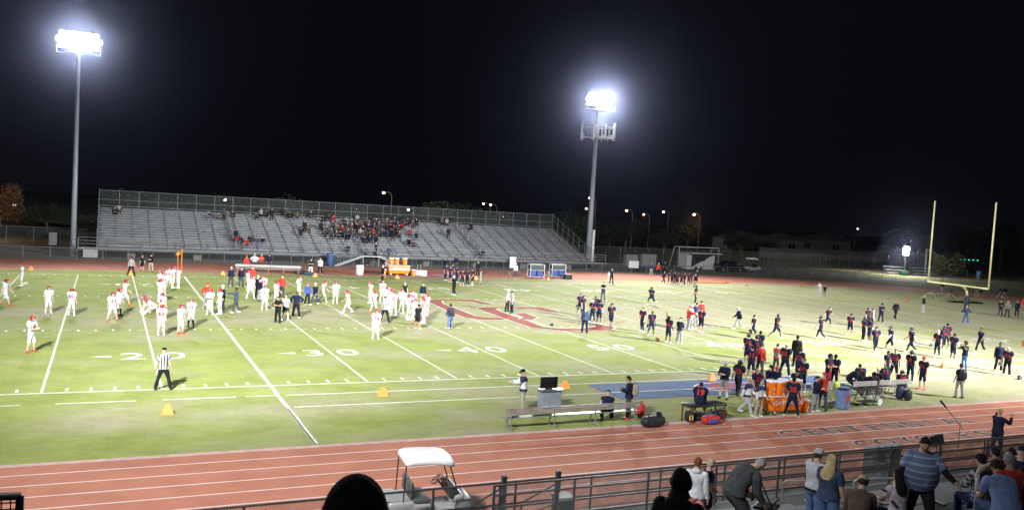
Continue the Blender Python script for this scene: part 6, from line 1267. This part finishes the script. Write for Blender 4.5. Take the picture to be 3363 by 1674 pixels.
# ------------------------------------------------------------------ crowd on the far bleachers
cc = ('hoodie:black trousers:black', 'hoodie:navy trousers:dgrey', 'long_sleeve:dgrey trousers:black', 'hoodie:crimson trousers:dgrey', 'long_sleeve:dgrey trousers:jeans', 'tee:grey trousers:black', 'hoodie:brown trousers:dgrey', 'hoodie:black trousers:jeans')
cn = ('black', 'navy', 'charcoal', 'maroon', 'charcoal', 'grey', 'brown', 'black')
def row_at(u, v, hh=.95):
    r = F_+R2*(u-1681.5)/FPX-U2*(v-837)/FPX; sl = RISE/RUN; # z = BZ+hh+sl*(y-BY)
    tt = (BZ+hh+sl*(CC[1]-BY)-CC[2])/(r[2]-sl*r[1]); q = CC+r*tt; k = min(NR-1, max(0, int(round((q[1]-BY-.62)/RUN)))); y = BY+k*RUN+.62; return k, (CC+r*((y-CC[1])/r[1]))[0]
SEATS = []
def seat(tl, x, y, c=None, stand=False): 
    u, v = px(tl, x, y); k, X = row_at(u, v, 1.15 if not stand else 1.65); SEATS.append([k, X, c, stand])
for x, y, c, s in ((960, 312, 0, 0), (1005, 295, 5, 0), (1775, 352, 4, 0), (1810, 352, 5, 0), (1845, 355, 6, 0), (1885, 325, 2, 1), (1970, 345, 0, 0), (1985, 500, 0, 1), (1990, 565, 3, 0), (2030, 560, 0, 0), (2075, 575, 3, 0), (2105, 565, 1, 0), (2160, 560, 4, 0), (2215, 565, 7, 0)): seat('I', x, y, c, bool(s))
for x, y, c, s in ((110, 350, 3, 0), (150, 345, 5, 0), (195, 345, 2, 0), (235, 340, 0, 1), (365, 325, 2, 1), (400, 360, 0, 0), (450, 365, 6, 0), (568, 360, 1, 0), (683, 390, 0, 0), (722, 380, 2, 0), (765, 385, 3, 0), (958, 392, 5, 0), (1063, 400, 1, 1), (1285, 400, 4, 0), (1310, 385, 1, 1), (845, 410, 0, 0), (1455, 430, 0, 0), (1425, 440, 3, 0), (1385, 430, 0, 0), (1330, 460, 3, 0), (510, 440, 0, 1), (475, 470, 2, 0), (545, 468, 6, 0), (480, 508, 0, 0), (1400, 510, 3, 0), (1455, 525, 1, 0), (1390, 585, 0, 0), (1430, 600, 3, 0), (1115, 570, 0, 0), (1065, 560, 1, 0), (955, 455, 0, 1), (1000, 520, 4, 1), (1255, 500, 0, 1), (1670, 420, 2, 0), (1712, 430, 5, 0), (1740, 402, 4, 1), (1720, 485, 0, 1), (1918, 462, 0, 0), (2012, 690, 1, 0), (880, 680, 1, 0)): seat('J', x, y, c, bool(s))
r3 = random.Random(11)
for _ in range(420):
    if len(SEATS) > 190: break
    x = r3.triangular(640, 1380, 1050); y = r3.triangular(400, 590, 470)
    if y > 540 and (x < 640 or 700 < x < 960 or x > 1150): continue
    seat('J', x, y, r3.choice((0, 0, 0, 1, 2, 2, 2, 2, 4, 5, 6, 6, 7, 3)), r3.random() < .06)
SEATS2 = []
for s in SEATS:
    if all(not (abs(s[1]-o[1]) < .52 and s[0] == o[0]) for o in SEATS2) and BX0+.3 < s[1] < BX1-.3: SEATS2.append(s)
ORD = ['first', 'second', 'third', 'fourth', 'fifth', 'sixth', 'seventh', 'eighth', 'ninth', 'tenth', 'eleventh', 'twelfth', 'thirteenth', 'fourteenth', 'fifteenth', 'sixteenth', 'seventeenth', 'eighteenth', 'nineteenth', 'twentieth']
byrow = {}
for s in sorted(SEATS2, key=lambda s: s[1]): byrow.setdefault(s[0], []).append(s)
for k, L_ in byrow.items():
    for i, (k_, X, c, st) in enumerate(L_):
        c = r3.randrange(8) if c is None else 2 if (c == 3 and r3.random() < .4) else c; po_ = 'stand' if st else r3.choice(('sit', 'sit_lean', 'sit_low'))
        sp_ = cc[c]+' '+r3.choice(('hair:hblack', 'hair:hbrown', 'cap:black', 'hair:hblack', 'long_hair:hbrown', 'beanie:dgrey'))+' shoes:black'
        if len(L_) == 1: wh = 'alone in'
        else: wh = ('leftmost in' if i == 0 else 'rightmost in' if i == len(L_)-1 else ORD[i]+' from left in')
        rw = 'the top row' if k == NR-1 else 'the bottom row' if k == 0 else 'the %s row up' % ORD[k]
        off = .62 if not st else .2; yy = BY+k*RUN+off-(.05 if not st else 0)
        person((X, yy-(.0 if st else .0), BZ+RISE*k+.01), face((X, yy), r3.uniform(-35, 20)), po_, sp_, 'spectator in %s, %s, %s %s of the far bleachers' % (cn[c], 'standing' if st else 'seated', wh, rw), r3.uniform(1.66, 1.84), 1.1, None, r3.choice((0, 0, 1, 2)), True)
person((2.7, 65.9, .95), face((2.7, 66), 20), 'walk', 'hoodie:bluegrey trousers:dgrey shoes:black hair:hblack', 'person in grey blue coming down the right flight of the far bleacher stairs', 1.78)
person((1.0, 66.0, 1.3), face((1., 66), 60), 'stand', 'hoodie:black trousers:black shoes:black hair:hblond', 'person in black at the head of the far bleacher stairs', 1.75)
# ------------------------------------------------------------------ beyond: trees, houses, wall, street lamps
leafm = mat('foliage', (.024, .034, .012), .8, 0, .25, .6, (.012, .018, .008)); bark = mat('bark', (.1, .075, .05), .9, 0, .2, 4.)
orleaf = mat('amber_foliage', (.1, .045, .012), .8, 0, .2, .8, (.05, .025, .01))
def tree(seed, h=7.5, wd=6., lobes=11, n=2600, m=None):
    r = random.Random(seed); e = empty('tree', (0, 0, 0)); t = MB(); t.lathe((0, 0, 0), [(.3, 0), (.22, .5), (.17, h*.35), (.1, h*.55)], 9)
    C_l = []
    for i in range(lobes):
        a = r.uniform(0, 6.28); rd = wd*.5*r.uniform(.15, .7); z = h*r.uniform(.42, .86); c = Vector((rd*math.cos(a), rd*math.sin(a), z)); C_l.append((c, wd*r.uniform(.14, .27))); t.tube((0, 0, h*r.uniform(.25, .45)), c, .08, 5, .03)
    t.obj('trunk', bark, e, True); f = MB()
    for i in range(n):
        c, rad = r.choice(C_l); d = Vector((r.gauss(0, 1), r.gauss(0, 1), r.gauss(0, .8))).normalized()*rad*r.uniform(.45, 1.08); p_ = c+d; s = r.uniform(.1, .26); u = Vector((r.uniform(-1, 1), r.uniform(-1, 1), r.uniform(-.6, .6))).normalized(); w = u.orthogonal().normalized()
        f.add([p_-u*s, p_+w*s*.6, p_+u*s, p_-w*s*.6], [(0, 1, 2, 3)])
    f.obj('crown', m or leafm, e); return e
protos = [tree(1), tree(2, 6.5, 7.5, 12), tree(3, 9, 6, 12)]
tl_ = [('K', 690, 365, 100, 1, 'rounded tree just right of the far bleachers, left of the light pole'), ('K', 1180, 430, 120, 1, 'tree behind the grey cabinets'), ('K', 1040, 480, 125, 0, 'tree immediately right of the far light pole'), ('K', 1500, 520, 122, 1, 'wide tree behind the white trailer'), ('K', 1700, 470, 130, 1, 'tree behind the soccer goal frame'), ('K', 2150, 520, 112, 1, 'wide tree right of the amber street lamp'), ('K', 2350, 600, 125, 1, 'tree left of the dim houses'), ('J', 1640, 300, 98, 0, 'tree showing over the right part of the far bleachers'), ('J', 1780, 290, 104, 2, 'tallest tree over the right part of the far bleachers'), ('J', 2060, 340, 108, 1, 'tree over the far bleachers, under two street lamps'), ('J', 330, 250, 100, 1, 'dim tree behind the left of the far bleachers'), ('J', 900, 330, 105, 0, 'tree beside the tall street lamp behind the bleachers'), ('I', 1750, 230, 110, 1, 'faint tree behind the bleachers, right of a white lamp'), ('I', 1250, 215, 104, 1, 'faint tree behind the left half of the bleachers'), ('I', 400, 300, 112, 1, 'dark tree left of the left light pole'), ('I', 250, 380, 98, 0, 'low dark tree between the orange tree and the light pole'), ('I', 740, 430, 95, 0, 'small tree beside the left end of the bleachers'), ('L', 1800, 560, None, 2, 'pale lit tree behind the left goal upright'), ('L', 1980, 540, None, 1, 'dark tree between the goal uprights'), ('L', 2400, 450, None, 2, 'dark tree right of the goal post'), ('L', 1050, 560, None, 1, 'dark tree left of the bright floodlight'), ('L', 1300, 560, None, 1, 'dark tree just left of the bright floodlight, farther right'), ('L', 1560, 530, None, 1, 'dark tree directly behind the bright floodlight'), ('L', 1680, 545, None, 0, 'dark tree between the bright floodlight and the left goal upright'), ('L', 2180, 520, None, 1, 'dark tree beyond the green string lights')]
used = set()
for (tl, x, y, Y, pi, lab) in tl_:
    q = at(*px(tl, x, y), y=Y) if Y else at(*px(tl, x, y), x=165); h0 = (7.5, 6.5, 9)[pi]; sc = max(.5, (q[2])/(h0*.97))
    if pi in used: o = copy_tree(protos[pi])
    else: o = protos[pi]; used.add(pi)
    o.location = (q[0], q[1], 0); o.rotation_euler.z = x % 6; o.scale = (sc*1.15, sc*1.15, sc); tag(o, lab, 'tree')
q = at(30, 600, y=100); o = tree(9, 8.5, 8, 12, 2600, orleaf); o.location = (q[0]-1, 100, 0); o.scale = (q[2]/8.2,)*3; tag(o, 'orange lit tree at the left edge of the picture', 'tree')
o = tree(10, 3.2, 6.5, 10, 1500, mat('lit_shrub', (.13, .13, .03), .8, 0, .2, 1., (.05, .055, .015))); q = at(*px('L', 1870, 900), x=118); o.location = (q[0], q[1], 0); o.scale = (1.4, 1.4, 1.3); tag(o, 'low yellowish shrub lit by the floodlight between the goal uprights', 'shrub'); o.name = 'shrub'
mr = mat('stucco', (.11, .1, .09), .9, 0, .1, 1.)
for i, (tl, x, y, w_, lab) in enumerate((('L', 470, 540, 13, 'dim stucco house with a gable, left of the two beyond the wall'), ('L', 820, 540, 15, 'dim stucco house with a wider gable, right of the two beyond the wall'), ('L', 150, 530, 14, 'dim low house behind the pickup truck'))):
    q = at(*px(tl, x, y), y=138); h_ = max(4.5, q[2]); e = empty('house', (q[0], 138, 0), R(-28), lab, 'house'); MB().box((0, 0, h_*.33), (w_, 10, h_*.66)).obj('wall', mr, e)
    t = MB(); hw = w_/2+.5; t.add([(-hw, -5.5, h_*.66), (hw, -5.5, h_*.66), (0, -5.5, h_), (-hw, 5.5, h_*.66), (hw, 5.5, h_*.66), (0, 5.5, h_)], [(0, 1, 2), (3, 5, 4), (0, 2, 5, 3), (1, 4, 5, 2), (0, 3, 4, 1)]); t.obj('roof', mat('roof_tile', (.05, .042, .038), .8), e)
    for sx in (-1, 1): f = MB().box((sx*w_*.25, -5.03, h_*.4), (1.6, .06, 1.3)).obj('window', mat('pane_dark', (.01, .01, .012), .1), e); MB().box((sx*w_*.25, -5.05, h_*.4), (.08, .08, 1.4)).box((sx*w_*.25, -5.05, h_*.4-.7), (1.8, .1, .1)).obj('frame', mat('trim', (.25, .24, .22), .8), f)
a, b = at(*px('K', 2400, 800), y=118), at(*px('L', 1020, 800), y=118); e = empty('block_wall', (a[0]-4, 118, 0), R(0), 'long pale block wall in front of the dim houses', 'wall'); t = MB(); L_ = b[0]-a[0]+20; t.box((L_/2, 0, 1.1), (L_, .2, 2.2)); t.box((L_/2, 0, 2.25), (L_, .3, .1)); t.obj('wall_panel', mat('block', (.15, .15, .14), .9, 0, .15, 1.), e)
t = MB()
for i in range(int(L_/8)): t.box((i*8, -.05, 1.2), (.4, .4, 2.4))
t.obj('pilaster', M['block'], e)
LAMPS = [('J', 1180, 214, 'amber', .34, 'amber street lamp on a tall pole behind the middle of the far bleachers', 1), ('I', 1895, 272, 'white', .34, 'white lamp above the left aisle of the far bleachers', 0), ('I', 122, 314, 'white', .34, 'greenish white lamp near the left edge', 0), ('J', 1388, 355, 'white', .3, 'white lamp just over the back rail at the middle of the bleachers', 0), ('J', 2020, 306, 'amber', .26, 'smaller left lamp of a close pair above the far bleachers', 0), ('J', 2080, 314, 'amber', .34, 'brighter right lamp of a close pair above the far bleachers', 0), ('J', 2184, 408, 'white', .26, 'small white lamp low behind the right part of the bleachers', 0), ('K', 866, 257, 'violet', .42, 'violet white lamp just left of the right light pole', 0), ('K', 835, 347, 'amber', .3, 'amber lamp below the violet one left of the light pole', 0), ('K', 1174, 363, 'amber', .34, 'amber lamp, first to the right of the right light pole', 0), ('K', 1319, 396, 'amber', .3, 'amber lamp, second to the right of the right light pole', 1), ('K', 1485, 373, 'white', .34, 'white street lamp, third to the right of the right light pole', 1), ('K', 1744, 396, 'amber', .4, 'brightest amber street lamp right of the light pole', 1), ('L', 1163, 517, 'white', .22, 'tiny lamp above the dark trees left of the bright floodlight', 0)]
LC = dict(amber=emis('amber_lamp', (1., .62, .28), 8.), white=emis('white_lamp', (.9, 1., .95), 8.), violet=emis('violet_lamp', (.62, .55, 1.), 12.))
for i, (tl, x, y, c, r_, lab, pole) in enumerate(LAMPS):
    q = at(*px(tl, x, y), y=(118, 128, 142)[i % 3]) if tl != 'L' else at(*px(tl, x, y), x=165); e = empty('street_lamp', (q[0]+1.6, q[1], 0), 0, lab, 'street lamp'); zt = q[2]
    MB().path([(0, 0, 0), (0, 0, zt-.5), (-.4, 0, zt+.1), (-1.5, 0, zt+.3)], .09, 6).obj('pole', mat('lamp_pole', (.12, .1, .08), .6), e); hd_ = MB().rbox((-1.6, 0, zt+.25), (.9, .35, .16), .05).obj('lamp_head', dsteel, e)
    MB().ell((-1.6, 0, zt), (r_*.75, r_*.68, r_*.62), 12, 8).obj('lamp_lens', LC[c], hd_, True)
al = bpy.data.lights.new('amber_glow', 'POINT'); al.energy = 320; al.color = (1, .5, .15); al.shadow_soft_size = .4; ao = bpy.data.objects.new('amber_glow', al); COL.objects.link(ao); q = at(*px('K', 1744, 396), y=128); ao.location = (q[0], q[1]-.8, q[2]-1)
q = at(15, 640, y=96); al2 = al.copy(); al2.energy = 900; ao = bpy.data.objects.new('amber_glow', al2); COL.objects.link(ao); ao.location = (q[0]-5, 93, 5)
e = empty('string_lights', (*at(*px('L', 2080, 775), x=140)[:2], 0), 0, 'row of small green lights in the dark between the goal uprights', 'string lights'); t = MB(); q = at(*px('L', 2080, 775), x=140)
for i in range(5): t.ell((i*1.0-2, .0-i*.3, q[2]), (.16, .16, .12), 8, 6)
t.obj('bulbs', emis('green_bulb', (.02, .8, .4), 1.2), e); MB().path([(-2.4, .1, q[2]+.15), (2.4, -1.4, q[2]+.15)], .02).path([(-2.4, .1, 0), (-2.4, .1, q[2]+.2)], .05).path([(2.4, -1.4, 0), (2.4, -1.4, q[2]+.2)], .05).obj('cord', dsteel, e)
for i, (x, y) in enumerate(((1288, 758), (1325, 745), (1335, 770), (1400, 765), (1420, 760))):
    q = at(*px('L', x, y), x=175); e = empty('house_lamp', (q[0], q[1], 0), 0, 'tiny warm light low in the dark left of the bright floodlight, %s from left' % ORD[i], 'lamp'); MB().ell((0, 0, max(.4, q[2])), (.16, .16, .2), 8, 6).obj('bulb', emis('warm_bulb', (1, .75, .6), 2.), e); MB().tube((0, 0, 0), (0, 0, max(.3, q[2]-.15)), .04).obj('post', dsteel, e)
# ------------------------------------------------------------------ scattering volume added to stand in for lens bloom round the lamps
hz = MB().box((45, 55, 22), (420, 300, 46)).obj('lamp_glow_volume', []); hz['kind'] = 'stuff'; hm = bpy.data.materials.new('glow_scatter'); hm.use_nodes = True; nt = hm.node_tree; nt.nodes.remove(nt.nodes['Principled BSDF']); pv = nt.nodes.new('ShaderNodeVolumePrincipled'); pv.inputs['Color'].default_value = (.6, .66, 1, 1); pv.inputs['Density'].default_value = .00011; pv.inputs['Anisotropy'].default_value = .978; nt.links.new(pv.outputs[0], nt.nodes['Material Output'].inputs['Volume']); hz.data.materials.append(hm)
print('objects', len(S.objects), 'people', sum(1 for o in S.objects if o.get('category') == 'person'))

for o in S.objects:
    if o.get('label') and not 4 <= len(o['label'].split()) <= 16: print('LABEL', len(o['label'].split()), o['label'])
_seen = {}
for o in S.objects:
    if o.get('label'):
        if o['label'] in _seen: print('DUP', o['label'])
        _seen[o['label']] = 1
